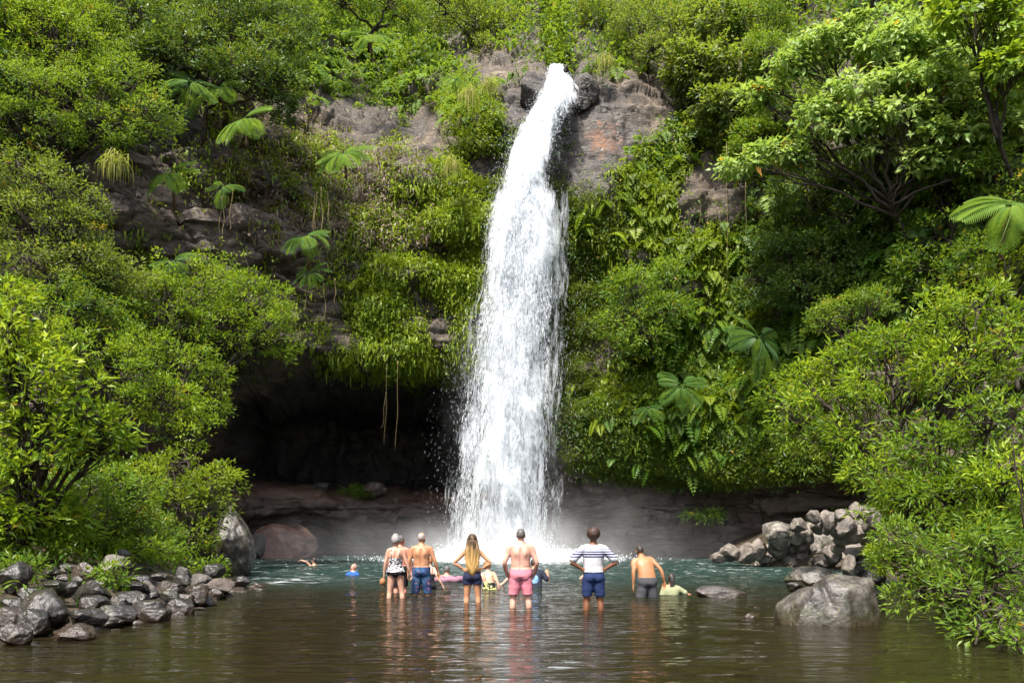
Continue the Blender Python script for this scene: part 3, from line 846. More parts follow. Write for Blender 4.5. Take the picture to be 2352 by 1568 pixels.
B("shrub", "foreground bush with larger bright leaves at the left edge", "shrub", 'bright', 'nearb', [(20, 740, 15, 60, 60), (60, 860, 15, 100, 80), (170, 915, 15.5, 95, 60), (240, 980, 16, 70, 40), (70, 1010, 15, 110, 60), (20, 660, 15.5, 30, 40), (30, 1110, 15, 80, 70), (100, 1180, 15.8, 70, 55), (20, 1215, 15.2, 50, 60)], P(30, 1300, 15.5), seed=9, tint=(0.55, .3), gap=-0.2)
B("shrub", "sunlit yellow green shrub beside the lichen covered boulder", "shrub", 'yellow', 'fine', [(500, 1110, 23, 60, 50), (430, 1060, 24, 70, 40), (420, 1160, 23, 80, 60), (350, 1110, 23, 80, 50), (510, 1180, 23.5, 35, 40), (370, 1190, 22.5, 60, 50), (440, 1230, 22.5, 50, 45)], P(420, 1275, 23), seed=10, tint=(0.45, .3))
B("shrub", "shady tangled shrub rising behind the heap of grey boulders", "shrub", 'mid', 'near', [(80, 1090, 18, 110, 70), (220, 1100, 19, 90, 70), (100, 1190, 18, 110, 60), (260, 1190, 19.5, 90, 60), (200, 1160, 17.5, 80, 60), (300, 1130, 19, 60, 50), (340, 1220, 21, 70, 50), (20, 1240, 17, 60, 50), (180, 1250, 18.5, 90, 30)], P(160, 1290, 18.5), seed=11, tint=(0.45, .3), ls=1.15)
# ---- right
B("tree", "pale heart leaved tree whose top tier arches in the upper right", "tree", 'pale', 'heart', [(1900, 105, 33, 80, 26), (2010, 70, 33, 95, 28), (2130, 75, 32, 90, 28), (1820, 150, 33, 45, 28), (2230, 110, 32, 80, 30), (2050, 115, 32, 80, 26), (2180, 150, 31.5, 70, 28), (1770, 205, 33.5, 28, 26)], P(2030, 560, 34), seed=12, tint=(0.62, .25), gap=-0.3)
B("tree", "pale heart leaved tree with layered lower boughs reaching left over the rock", "tree", 'pale', 'heart', [(1880, 255, 32, 60, 24), (1740, 225, 33.5, 35, 22), (1990, 205, 31.5, 80, 28), (2110, 195, 31, 90, 34), (2230, 235, 30.5, 95, 40), (2320, 200, 30, 60, 40), (1950, 285, 31.5, 70, 22), (2070, 270, 31, 80, 28), (2190, 315, 30.5, 70, 28), (2310, 300, 30, 60, 35), (1700, 385, 33, 45, 18), (1780, 355, 33, 65, 22), (1850, 330, 33, 40, 20), (1820, 370, 33, 50, 18), (2040, 340, 31.5, 60, 22), (2130, 370, 31, 60, 24), (2250, 370, 30.5, 60, 28)], P(2110, 620, 33), seed=13, tint=(0.62, .25), gap=-0.3)
B("shrub", "creeper covered shrub with round leaves in the top right corner", "shrub", 'bright', 'heart', [(2310, 60, 28, 60, 60), (2240, 30, 28, 60, 40), (2320, 150, 27.5, 50, 40), (2200, 0, 29, 70, 40)], P(2330, 420, 29), seed=14, tint=(0.5, .3))
B("shrub", "loose green shrub at the top right of the waterfall's head", "shrub", 'grey', 'med', [(1480, 60, 44, 80, 50), (1400, 20, 46, 80, 40), (1560, 70, 43, 70, 50), (1500, 120, 43, 60, 30)], P(1490, 210, 45), seed=15, tint=(0.4, .3))
B("shrub", "tangled vine covered shrub above the bare rock right of the fall", "shrub", 'grey', 'heart', [(1650, 60, 42, 80, 60), (1625, 160, 41, 65, 50), (1570, 150, 41.5, 50, 45), (1690, 150, 40, 60, 50), (1680, 245, 39, 70, 45), (1620, 240, 39.5, 40, 40)], P(1650, 330, 42), seed=16, tint=(0.32, .3), ls=0.85)
B("shrub", "twiggy green shrub between bare pink rock and pale boughs", "shrub", 'mid', 'med', [(1780, 260, 37.5, 65, 55), (1740, 320, 37.5, 60, 40), (1840, 200, 37, 60, 50), (1760, 130, 39, 70, 50), (1740, 40, 41, 80, 50)], P(1800, 430, 38.5), seed=17, tint=(0.5, .3))
B("shrub", "dark glossy shrub in the shade under the pale boughs", "shrub", 'dark', 'med', [(1850, 430, 36, 100, 45), (1970, 400, 35, 90, 50), (2080, 470, 34, 90, 55), (1950, 510, 35, 100, 45), (1830, 520, 36.5, 80, 40)], P(1950, 660, 36.5), seed=18, tint=(0.5, .3))
B("tree", "dense green tree standing behind the large tree fern on the right", "tree", 'mid', 'med', [(2180, 400, 32, 90, 50), (2290, 390, 30, 70, 45), (2150, 540, 32, 80, 55), (2240, 600, 30, 80, 50), (2120, 620, 32, 70, 45), (2330, 460, 29, 50, 60)], P(2200, 780, 32), seed=19, tint=(0.42, .3))
B("shrub", "dark green shrub drooping over the black hollow on the right", "shrub", 'dark', 'med', [(1800, 580, 36, 90, 50), (1900, 590, 35.5, 90, 50), (1990, 610, 35, 70, 50), (1850, 650, 35.5, 80, 35), (1740, 640, 36.5, 50, 35)], P(1880, 720, 37), seed=20, tint=(0.62, .3))
B("shrub", "round leaved shrub on the cliff face right of the waterfall", "shrub", 'mid', 'med', [(1450, 670, 37.2, 70, 45), (1530, 710, 36.8, 70, 50), (1425, 740, 37, 55, 40), (1545, 630, 37.4, 50, 35), (1490, 780, 37, 70, 35)], P(1500, 830, 39), seed=21, tint=(0.55, .3), ls=1.1)
B("shrub", "feathery shrub just above the big shrub leaning over the pool", "shrub", 'mid', 'fine', [(1950, 705, 31, 75, 30), (1890, 740, 31, 40, 40), (2020, 690, 30, 50, 30)], P(1990, 900, 31), seed=22, tint=(0.62, .25))
B("shrub", "tall bright shrub on right bank leaning out over the pool", "shrub", 'bright', 'near', [(2250, 710, 17, 110, 55), (2140, 750, 18, 100, 50), (2030, 790, 19, 85, 50), (1940, 830, 19.5, 75, 40), (1850, 880, 20, 75, 40), (1790, 920, 20, 45, 35), (1900, 930, 19, 90, 45), (2050, 890, 18, 110, 60), (2200, 850, 17, 110, 70), (2320, 790, 16, 70, 80), (1850, 980, 19.5, 70, 35), (1970, 1000, 18.5, 90, 50)], P(2230, 1290, 17.5), seed=23, tint=(0.48, .34), ls=1.25)
B("shrub", "middle shrub of right bank with a few yellowed leaf tips", "shrub", 'bright', 'near', [(2150, 1020, 15, 110, 55), (2280, 970, 14, 100, 65), (2090, 1120, 15.5, 85, 50), (2200, 1140, 14, 110, 65), (2310, 1110, 13, 80, 80), (1990, 1080, 17, 60, 40), (2120, 1190, 16, 80, 50), (2050, 1160, 16.5, 60, 40), (2300, 1200, 13.5, 80, 60)], P(2290, 1330, 14.5), seed=24, tint=(0.4, .34), ls=1.15)
B("shrub", "low glossy shrub dipping its twigs to the water at right edge", "shrub", 'mid', 'near', [(2170, 1260, 12.5, 90, 60), (2280, 1240, 11.5, 100, 75), (2125, 1350, 12.3, 50, 45), (2240, 1370, 11, 90, 60), (2320, 1400, 10.5, 70, 80), (2290, 1480, 10.3, 70, 40), (2060, 1230, 13.5, 45, 40), (2230, 1440, 10.8, 50, 40), (2330, 1300, 11.5, 60, 80), (2200, 1330, 12.8, 90, 70), (2100, 1290, 13.5, 60, 50), (2290, 1330, 12.5, 80, 80), (2290, 1530, 9.6, 60, 40), (2345, 1500, 9.3, 50, 60), (2240, 1480, 10, 45, 40), (2050, 1300, 13.6, 40, 40), (2070, 1380, 13.0, 35, 40)], P(2380, 1400, 11.8), seed=25, tint=(0.62, .32), gap=-0.2)
B("plant", "dark broad leaved plant poking in from right edge", "plant", 'dark', 'huge', [(2325, 1010, 7.5, 50, 45), (2345, 1090, 7.3, 30, 40)], P(2420, 1380, 7.8), seed=26, tint=(0.6, .3), ls=0.75)
B("shrub", "yellow green shrub beneath the large tree fern at right edge", "shrub", 'yellow', 'near', [(2320, 610, 20, 60, 40), (2260, 640, 20, 50, 30)], P(2340, 900, 20), seed=27, tint=(0.45, .3), ls=1.2)
# ---- above the fall
B("tree", "grey green tree with pale twigs above the rocks left of the fall's head", "tree", 'grey', 'med', [(1080, 35, 50, 90, 50), (1165, 80, 50, 70, 45), (1010, 10, 50, 70, 50), (1120, 110, 49, 40, 25)], P(1120, 190, 52), seed=28, tint=(0.55, .3))
B("tree", "deep green tree right behind the head of the waterfall", "tree", 'mid', 'med', [(1240, 50, 54, 70, 50), (1262, 115, 52, 55, 30), (1310, 20, 55, 60, 45), (1200, 5, 55, 60, 40)], P(1270, 160, 55), seed=29, tint=(0.35, .3))
B("tree", "leafy tree overhanging right side of the fall's head", "tree", 'mid', 'med', [(1360, 50, 49, 55, 50), (1370, 120, 46, 35, 30), (1420, 100, 45.5, 40, 30)], P(1400, 190, 48), seed=30, tint=(0.55, .3))
B("tree", "small green tree on the ferny slope at the top middle left", "tree", 'mid', 'med', [(780, 10, 47, 70, 40), (880, 0, 48, 80, 40), (940, 40, 48, 50, 30)], P(850, 120, 49), seed=31, tint=(0.45, .3))
print("bush leaves", NL)

# ---- small plants among the boulders
herb_spots = [(262, 1312, 13.6, 26, 24, 'mid', "leafy green herb growing between the boulders on left bank"), (480, 1300, 19.5, 30, 24, 'bright', "small bright plant above the water's edge on the left bank"),
              (60, 1300, 13.5, 26, 30, 'mid', "tall leafy herb beside the leftmost large boulder"), (1615, 1183, 39.6, 42, 12, 'mid', "green tuft clinging to bare rock below the right overhang"),
              (820, 1128, 45, 34, 10, 'mid', "little green plant on the ledge inside the cave"), (2020, 1275, 15, 16, 30, 'bright', "sprig of leaves hanging beside the wet boulders of right bank"),
              (340, 1262, 18.5, 80, 16, 'bright', "low bright ground plants behind the rounded tan boulder")]
for i, (u, v, d, a, b, mt, lab) in enumerate(herb_spots):
    B("plant", lab, "plant", mt, 'near', [(u, v, d, a, b), (u + a * 0.5, v + b * 0.5, d, a * 0.6, b * 0.6)], P(u, v + b * 1.2, d + (0.5 if d > 30 else 0.05)), seed=60 + i, gap=-0.5, ls=1.0 if d < 25 else 1.6)

# ---- ferns, creepers and hanging leaves rooted on the rock: ground cover
V, Nn = CL['V'], CL['N']
FV = V.reshape(-1, 3); FN = Nn.reshape(-1, 3)
du = np.linalg.norm(np.gradient(V, axis=0), axis=-1); dv = np.linalg.norm(np.gradient(V, axis=1), axis=-1)
AREA = (du * dv).ravel()
UU, VV = proj(FV)
VIS = (UU > -150) & (UU < 2500) & (VV > -260) & (FV[:, 1] > 8) & (FV[:, 1] < 75)
def ell(u, v, a, b, s=1.0):
    return s * np.exp(-(((UU - u) / a) ** 2 + ((VV - v) / b) ** 2) ** 2)
bare = np.zeros(len(FV))
for e in [(1450, 240, 110, 110), (1400, 330, 70, 75), (1340, 400, 60, 60), (1110, 385, 55, 45), (1140, 150, 70, 60), (1060, 110, 45, 50), (1190, 230, 60, 60), (980, 310, 68, 85), (735, 278, 150, 55), (850, 290, 80, 60), (640, 255, 80, 55),
          (520, 500, 170, 95), (390, 540, 90, 60), (300, 460, 110, 75), (1010, 765, 42, 55), (985, 570, 75, 40), (1640, 420, 85, 80), (200, 310, 60, 28), (740, 700, 50, 40), (640, 640, 90, 80), (400, 470, 60, 40), (800, 380, 60, 30), (1370, 820, 40, 70), (1300, 250, 120, 100)]:
    bare = np.maximum(bare, ell(*e))
bare = np.maximum(bare, 0.9 * sstep(1100, 1135, VV + 18 * fbm(FV * 0.6, 3, 4)) * (UU > 1200))
cavez = (FV[:, 0] > -15.5) & (FV[:, 0] < 0.5)
lip_here = np.interp(FV[:, 0], [-30, -18, -14, -10, -6, -2.5, 0.5, 3, 8, 14, 16, 20, 30], [3.0, 4.5, 9.2, 9.9, 9.8, 10.0, 7.8, 4.6, 3.9, 4.1, 3.6, 2.0, 2.0])
incave = FV[:, 2] < lip_here - 0.25
patch = fbm(FV * np.array([0.45, 0.45, 0.6]), 4, 12)
slope_up = FN[:, 2]
def sample(n, w):
    w = np.where(VIS & ~incave, w, 0) * AREA
    w = w / w.sum()
    i = rng.choice(len(FV), n, p=w)
    j = FV[i] + rng.normal(size=(n, 3)) * 0.10 + FN[i] * 0.03
    return i, j

def stuff(name, label, parts, mat):
    v = []; f = []; t = []; c = 0
    for a, b, d in parts:
        v.append(a); f.append(b + c); t.append(d); c += len(a)
    if len({x.shape[1] for x in f}) > 1:
        f = [x if x.shape[1] == 3 else np.concatenate([x[:, [0, 1, 2]], x[:, [0, 2, 3]]]) for x in f]
    tag(link(name, mesh_np(name, np.concatenate(v), np.concatenate(f), np.concatenate(t)), LM[mat]), label, kind="stuff")

rng = np.random.default_rng(5)
def leafy(n, w, L, W, out=0.6, spread=0.35, cl=6, tint=0.5, down=0.4):
    i, p = sample(n, w)
    nn = np.repeat(FN[i], cl, 0)
    c = np.repeat(p, cl, 0) + rng.normal(size=(n * cl, 3)) * spread * 0.4 + nn * np.abs(rng.normal(size=(n * cl, 1))) * spread * 0.6
    ax = nn * out + rng.normal(size=(n * cl, 3)) * 0.7 + np.array([0, 0, -down])
    nr = norm(nn * 0.6 + np.array([0, 0, 0.8]) + rng.normal(size=(n * cl, 3)) * 0.4)
    t = np.clip(tint + 0.3 * np.repeat(fbm(p * 0.7, 3, 44), cl) * 1.5 + rng.normal(size=n * cl) * 0.15, 0, 0.93)
    t = np.where(rng.random(n * cl) < 0.006, 0.99, t)
    return leaf_arrays(c, ax, nr, L * np.exp(rng.normal(size=n * cl) * 0.3), W * np.exp(rng.normal(size=n * cl) * 0.25), t)
def straps(n, w, L, W, tint=0.55, cl=4):
    i, p = sample(n, w)
    nn = np.repeat(FN[i], cl, 0)
    c = np.repeat(p, cl, 0) + rng.normal(size=(n * cl, 3)) * 0.14
    o = norm(nn * 0.8 + rng.normal(size=(n * cl, 3)) * 0.55 + np.array([0, 0, 0.25]))
    t = np.clip(tint + 0.3 * np.repeat(fbm(p * 0.6, 3, 47), cl) * 1.5 + rng.normal(size=n * cl) * 0.15, 0, 0.93)
    return strap_arrays(c, o, L * np.exp(rng.normal(size=n * cl) * 0.35), W * np.exp(rng.normal(size=n * cl) * 0.25), t)
def pinnate(n, w, L, tint=0.5, pairs=11):
    i, p = sample(n, w)
    o = norm(FN[i] * 0.8 + rng.normal(size=(n, 3)) * 0.6 + np.array([0, 0, 0.25]))
    LL = L * np.exp(rng.normal(size=n) * 0.3)
    tt = np.clip(tint + 0.45 * fbm(p * 0.6, 3, 48) + rng.normal(size=n) * 0.14, 0, 0.93)
    side = norm(np.cross(o, np.array([0, 0, 1.0]) + rng.normal(size=(n, 3)) * 0.2))
    parts = []
    for k in range(pairs):
        s = (k + 0.7) / pairs
        pos = p + o * (LL * s * (1 - 0.35 * s))[:, None] + np.array([0, 0, -1.0]) * (LL * 0.62 * s ** 2)[:, None]
        fwd = norm(o * (1 - 0.7 * s) + np.array([0, 0, -1.24]) * s)
        nr = np.cross(side, fwd)
        pl = LL * 0.26 * (math.sin(math.pi * min(1, 0.18 + 0.84 * s)) ** 0.8 + 0.05)
        for sg in (-1, 1):
            parts.append(leaf_arrays(pos, side * sg + fwd * 0.45, nr, pl, LL * 1.15 / pairs, np.clip(tt + rng.normal(size=n) * 0.05, 0, 0.93), fold=0.1))
    v = []; f = []; t = []; c = 0
    for a, b, d in parts:
        v.append(a); f.append(b + c); t.append(d); c += len(a)
    return np.concatenate(v), np.concatenate(f), np.concatenate(t)

open_ = np.clip(1 - bare * 1.15, 0, 1)
pt = sstep(-0.25, 0.15, patch)
def reg(*es):
    r = np.zeros(len(FV))
    for e in es: r = np.maximum(r, ell(*e))
    return r
left = (UU < 1180).astype(float)
topz_ = sstep(270, 150, VV)
# bright hanging strap ferns
wL = reg((1050, 620, 110, 220), (1050, 470, 110, 70), (900, 780, 190, 70), (940, 640, 120, 110), (1040, 830, 60, 40)) * open_ * pt
stuff("hanging_fern", "bright strap ferns hanging on the cliff left of the waterfall", [straps(2600, wL, 0.34, 0.075, 0.6), leafy(5200, wL, 0.16, 0.075, tint=0.5, down=0.6), pinnate(500, wL, 0.5, 0.5)], 'yellow')
wR = reg((1520, 500, 160, 130), (1600, 560, 130, 90), (1440, 450, 70, 80), (1640, 700, 110, 160), (1560, 900, 180, 90)) * open_ * sstep(-0.4, 0.1, patch)
stuff("hanging_fern", "long strap ferns hanging on the cliff right of the waterfall", [straps(1700, wR, 0.45, 0.085, 0.5), pinnate(2000, wR, 0.8, 0.45), leafy(4000, wR, 0.16, 0.08, tint=0.45, down=0.6)], 'yellow')
# feathery ferns on the slopes
wF = (reg((880, 120, 220, 130), (1080, 200, 90, 90), (700, 200, 120, 60), (920, 230, 120, 60)) + 0.35 * topz_ * left) * open_
stuff("slope_fern", "feathery ferns crowding the slope left of the fall's head", [pinnate(3600, wF, 0.95, 0.5), leafy(3000, wF, 0.2, 0.1)], 'fern')
wG = (reg((1500, 320, 120, 60), (1420, 170, 60, 40), (1780, 850, 150, 140), (1600, 960, 160, 90), (2000, 560, 300, 150), (1560, 800, 120, 100)) * open_)
stuff("slope_fern", "dark green ferns in the shade on the right cliff", [pinnate(2600, wG, 0.95, 0.5), leafy(5200, wG, 0.19, 0.09, tint=0.5)], 'mid')
# mossy creepers kept wet by the spray
wM = reg((1340, 560, 80, 130), (1350, 760, 70, 150), (1380, 960, 110, 110), (1600, 1065, 340, 55), (1850, 1065, 180, 50), (1300, 480, 60, 60), (1480, 1010, 150, 70), (1530, 1130, 45, 50), (1650, 1110, 50, 40)) * np.clip(1 - bare * 0.9, 0, 1) 
stuff("creeper", "mossy creepers on the spray wet rock right of the waterfall", [leafy(22000, wM, 0.11, 0.06, tint=0.5, spread=0.2, cl=7)], 'moss')
wN = reg((1090, 520, 70, 160), (1060, 300, 110, 90), (1120, 280, 50, 80), (1090, 440, 80, 50), (1000, 840, 120, 30), (1800, 1060, 160, 45)) * open_
stuff("creeper", "yellow green creepers on the cliff close to the fall's left side", [leafy(7000, wN, 0.14, 0.075, tint=0.5, spread=0.22, cl=7)], 'yellow')
# general cover
wA = left * open_ * (0.2 + 0.8 * sstep(-0.1, 0.3, patch)) * (1 - 0.35 * reg((640, 480, 300, 160)))
stuff("undergrowth", "mixed green undergrowth scattered over the left cliff", [leafy(6500, wA, 0.17, 0.085, tint=0.45, cl=7), straps(900, wA, 0.32, 0.06, 0.4)], 'mid')
wA2 = left * np.clip(1 - bare * 0.97, 0, 1) * reg((760, 430, 260, 170), (500, 500, 300, 120), (800, 640, 160, 160), (640, 330, 180, 90)) * sstep(-0.2, 0.35, fbm(FV * 0.9, 3, 66))
stuff("creeper", "loose bright creepers dotted over the dark left cliff", [leafy(2200, wA2, 0.17, 0.085, tint=0.6, cl=6, down=0.7), straps(900, wA2, 0.36, 0.07, 0.6)], 'yellow')
wB = (1 - left) * open_ * (0.25 + 0.75 * sstep(-0.25, 0.2, patch))
stuff("undergrowth", "mixed green undergrowth scattered over the right cliff", [leafy(15000, wB, 0.17, 0.09, tint=0.45, cl=8), pinnate(700, wB, 0.7, 0.5)], 'dark')
wT = sstep(230, 60, VV) * open_ + 0.6 * sstep(100, -50, VV)
stuff("forest_undergrowth", "far off wooded slope closing the view above the cliff", [leafy(16000, wT, 0.30, 0.15, tint=0.4, spread=0.9, cl=8, down=0.1)], 'mid')
wD = left * reg((760, 400, 180, 70), (640, 330, 130, 60), (720, 480, 180, 90), (900, 520, 90, 60), (560, 400, 80, 60)) * (1 - 0.6 * bare)
stuff("dry_leaves", "withered brown leaves and dead fronds on the left cliff", [leafy(1500, wD, 0.2, 0.075, tint=0.45, down=0.9, cl=7), straps(500, wD, 0.5, 0.04, 0.4)], 'dry')

# the same cover on the side walls beyond the frame
VIS0, VIS = VIS, (np.abs(FV[:, 0]) > 15) & (np.abs(FV[:, 0]) < 34) & (FV[:, 1] > 2) & (FV[:, 1] < 60) & ~VIS
stuff("undergrowth", "green creepers and ferns on the side walls of the gorge", [leafy(9000, 0.3 + pt, 0.26, 0.13, tint=0.45, spread=0.6, cl=8), pinnate(900, pt, 1.0, 0.5)], 'mid')
VIS = VIS0

# ground cover on the banks
rng = np.random.default_rng(8)
n = 40000
gx = rng.uniform(-24, 24, n); gy = rng.uniform(8, 38, n)
t = np.maximum(x_left(gy) - gx, gx - x_right(gy))
k = (t > np.where(gx > 0, 2.6, 3.2) + rng.normal(size=n) * 0.8) & (gy < y_face(gx) + 1)
gp = np.stack([gx, gy, ground_z(gx, gy)], -1)[k]
gp = np.repeat(gp, 6, 0) + rng.normal(size=(len(gp) * 6, 3)) * np.array([0.2, 0.2, 0.08]) + np.array([0, 0, 0.12])
m = len(gp)
stuff("ground_cover", "low green plants carpeting the river banks", [leaf_arrays(gp, rng.normal(size=(m, 3)) + np.array([0, 0, 0.7]), np.array([0, 0, 1.0]) + rng.normal(size=(m, 3)) * 0.5, 0.18 * np.exp(rng.normal(size=m) * .3), 0.06 * np.exp(rng.normal(size=m) * .3), np.clip(0.4 + rng.normal(size=m) * 0.2, 0, 0.93))], 'mid')

# ---- tree ferns
def frond_mesh(name, droop, tint, pairs=30, seed=0):
    r = np.random.default_rng(seed)
    s = (np.arange(pairs) + 0.6) / pairs
    a0 = 0.40
    ang = a0 - droop * s ** 1.15
    ds = 1.0 / pairs
    x = np.cumsum(np.cos(ang)) * ds; z = np.cumsum(np.sin(ang)) * ds
    vs, fs, ts, c = [], [], [], 0
    st = 5
    for k in range(st, pairs):
        q = (k - st) / (pairs - st)
        pl = 0.29 * (math.sin(math.pi * min(1.0, 0.14 + 0.80 * q)) ** 0.75) * (1.0 if q < 0.93 else 0.6)
        fw = np.array([math.cos(ang[k]), 0, math.sin(ang[k])])
        up = np.array([-math.sin(ang[k]), 0, math.cos(ang[k])])
        for sg in (-1, 1):
            ax = np.array([0, sg, 0]) * 0.86 + fw * 0.50 - up * 0.16
            a, b, d = leaf_arrays(np.array([[x[k], 0, z[k]]]), ax[None], (up + np.array([0, sg * 0.2, 0]))[None], np.array([pl]), np.array([0.027]), np.array([np.clip(tint + r.normal() * 0.07, 0, 0.93)]), fold=0.15, droop=0.16)
            vs.append(a); fs.append(b + c); ts.append(d); c += 4
    tb = Tubes(4)
    pts = np.concatenate([[[0, 0, 0]], np.stack([x, 0 * x, z], -1)])
    tb.add(pts, np.linspace(0.014, 0.003, len(pts)))
    v2 = np.concatenate(tb.v); f2 = np.concatenate(tb.f)
    vs.append(v2); fs.append(f2 + c); ts.append(np.full(len(v2), max(tint - 0.3, 0.0)))
    return mesh_np(name, np.concatenate(vs), np.concatenate(fs), np.concatenate(ts))
FR = [frond_mesh("frond", dr, ti, seed=i) for i, (dr, ti) in enumerate([(0.75, 0.75), (0.95, 0.55), (1.1, 0.45), (0.85, 0.9), (1.0, 0.3)])]
FROLD = frond_mesh("frond", 2.0, 0.985, seed=9)
for me in FR + [FROLD]: me.materials.append(LM['fern'])
def fibre_mat():
    m, nt = new_mat("fibrous_trunk"); N = NT(nt)
    n = N.noise(N.pos((9, 9, 1.5)), 3.0, 4)
    N.out(N.bsdf(N.ramp(n, [(0.3, (0.04, 0.022, 0.015)), (0.7, (0.16, 0.095, 0.065))]), 0.9, 0.2, N.bump(n, 0.8, 0.03)).outputs[0])
    return m
FIBRE = fibre_mat()
TF = [(440, 190, 34.5, 1.45, 8, 1.6, "large pale tree fern below the crooked dark tree"), (505, 200, 35.2, 1.25, 7, 1.2, "pale tree fern tucked right beside the large pale one"),
      (560, 275, 34.6, 1.45, 7, 1.6, "tree fern with wide flat fronds in front of the pink ledge"), (390, 400, 32.5, 1.35, 6, 2.0, "tree fern with drooping fronds over the dark rock blocks"),
      (790, 355, 37.2, 1.55, 8, 1.4, "tree fern with yellow tipped fronds below the pink rock ledge"), (702, 545, 36.6, 1.35, 8, 2.0, "tree fern with some browned fronds over the sloping dark slab"),
      (715, 625, 36.4, 1.0, 4, 1.0, "small tree fern below the browned one"), (1045, 182, 39.5, 0.95, 5, 0.7, "tiny yellow tree fern near the head of the waterfall"),
      (2325, 470, 20.0, 1.45, 9, 2.2, "large pale tree fern at the right edge"), (1742, 775, 35.2, 1.75, 6, 1.4, "dark tree fern in front of the black hollow"),
      (1565, 885, 35.6, 1.25, 7, 1.2, "grey green tree fern low on the cliff right of the fall"), (512, 430, 33.5, 0.9, 3, 1.0, "thin tree fern with few dull fronds on the dark cliff"),
      (400, 600, 30.2, 1.0, 5, 1.0, "bluish tree fern poking out behind the rounded bright shrub"), (2100, 520, 33.5, 1.5, 7, 1.6, "shaded tree fern under the layered pale boughs"), (850, 85, 44, 1.4, 7, 1.2, "tree fern on the upper slope among feathery ferns"),
      (1490, 935, 36.2, 0.9, 4, 0.6, "little tree fern at the edge of the mossy creepers")]
rng = np.random.default_rng(21)
for i, (u, v, d, Lf, nf, th, lab) in enumerate(TF):
    c = P(u, v, d)
    th *= 0.65; nf += 3
    base = c - np.array([0, -0.5, th])
    e = empty("tree_fern", base, 0, lab, "tree fern", "tree ferns on the cliff")
    tb = Tubes(7)
    pts = bez(np.zeros(3), np.array([0, -0.1, th * 0.6]), c - base, 7)
    tb.add(pts, np.linspace(0.075, 0.05, 7))
    link("trunk", tb.mesh("trunk"), FIBRE, e)
    lean = Matrix.Rotation(0.72 + rng.normal() * 0.12, 4, 'X') @ Matrix.Rotation(rng.normal() * 0.22, 4, 'Y')
    for k in range(nf):
        if "browned" in lab and k % 3 == 2 and "below" not in lab: me = FROLD
        else: me = FR[rng.integers(0, 5)]
        az = -math.pi / 2 + (k + 0.5 - nf / 2) * (5.3 / nf) + rng.normal() * 0.22
        fo = link("frond", me, None, e, c - base)
        if any(w in lab for w in ('dark tree', 'grey green', 'shaded', 'dull', 'bluish', 'browned', 'little')) and me is not FROLD:
            fo.material_slots[0].link = 'OBJECT'; fo.material_slots[0].material = LM['fernd']
        s = Lf * 1.12 * (0.85 + 0.35 * rng.random())
        s *= 0.8 + 0.25 * max(0.0, -math.sin(az))
        fo.scale = (s, s, s)
        mt = lean @ Matrix.Rotation(az, 4, 'Z') @ Matrix.Rotation(0.12 + rng.normal() * 0.16, 4, 'Y') @ Matrix.Rotation(rng.normal() * 0.15, 4, 'X')
        fo.rotation_euler = mt.to_euler()

# ---- grass tufts on the cliff and hanging roots
GT = [(1075, 215, 38.4, 0.95, "straw coloured grass tuft halfway down the ferny spur"), (1125, 195, 38.6, 0.7, "straw tipped grass tuft next to the wet rock by the fall"), (1040, 375, 38.3, 0.95, "pale grass tuft over the yellow green creepers left of the fall"),
      (265, 370, 29.5, 0.85, "yellowish grass tuft hanging over the dark rock blocks"), (1265, 215, 41, 0.4, "grass tuft on wet rock beside the narrow side trickle"), (1390, 140, 41, 0.8, "fern like grass tuft right of the fall's head")]
for i, (u, v, d, Lg, lab) in enumerate(GT):
    c = P(u, v, d); n = 150
    o = norm(rng.normal(size=(n, 3)) * np.array([1, 0.7, 0.5]) + np.array([0, -0.5, 0.55]))
    v, f, t = strap_arrays(rng.normal(size=(n, 3)) * 0.13, o, Lg * np.exp(rng.normal(size=n) * 0.3), np.full(n, 0.026), np.clip(0.5 + rng.normal(size=n) * 0.3, 0, 0.93), down=0.85)
    g = link("grass_tuft", mesh_np("grass_tuft", v, f, t), LM['straw'], None, c)
    tag(g, lab, "grass tuft", "grass tufts on the cliff")

def hang(lab, spots, r=0.016):
    tb = Tubes(5)
    for (u, v0, v1, d, sway) in spots:
        n = 14
        s = np.linspace(0, 1, n)
        a, b = P(u, v0, d), P(u + sway, v1, d)
        pts = a + (b - a) * s[:, None] + np.stack([0.05 * np.sin(s * 9 + u) * s, 0.04 * np.cos(s * 7 + u), 0 * s], -1)
        tb.add(pts, np.linspace(r * 1.2, r * 0.6, n))
    o = link("hanging_root", tb.mesh("hanging_root"), ROOT)
    tag(o, lab, "root", "roots hanging from the cliff")
hang("long straight root dangling in front of the dark cave", [(914, 828, 1035, 38.6, -4)], 0.009)
hang("forked thin root dangling in the cave mouth", [(889, 835, 1025, 38.6, -5), (887, 900, 985, 38.6, -10)], 0.007)
hang("brown roots trailing beneath the yellow tipped tree fern", [(728, 440, 530, 36.9, -6), (738, 430, 545, 36.9, 3), (752, 440, 520, 37, 5), (722, 450, 560, 36.9, -2)], 0.02)
hang("thin roots trailing from the browned tree fern", [(700, 630, 720, 36.3, 2), (744, 650, 735, 36.3, 4), (770, 640, 700, 36.4, 0)], 0.014)
hang("brown fibrous root bundle below the thin dull tree fern", [(508, 450, 560, 33.2, -4), (512, 450, 545, 33.2, 2), (534, 440, 530, 33.2, -8)], 0.018)
hang("pale vines hanging beside the pink rock on the right cliff", [(1668, 330, 640, 37.4, 4), (1610, 400, 520, 37.4, -3), (1712, 420, 560, 37.3, 2)], 0.012)
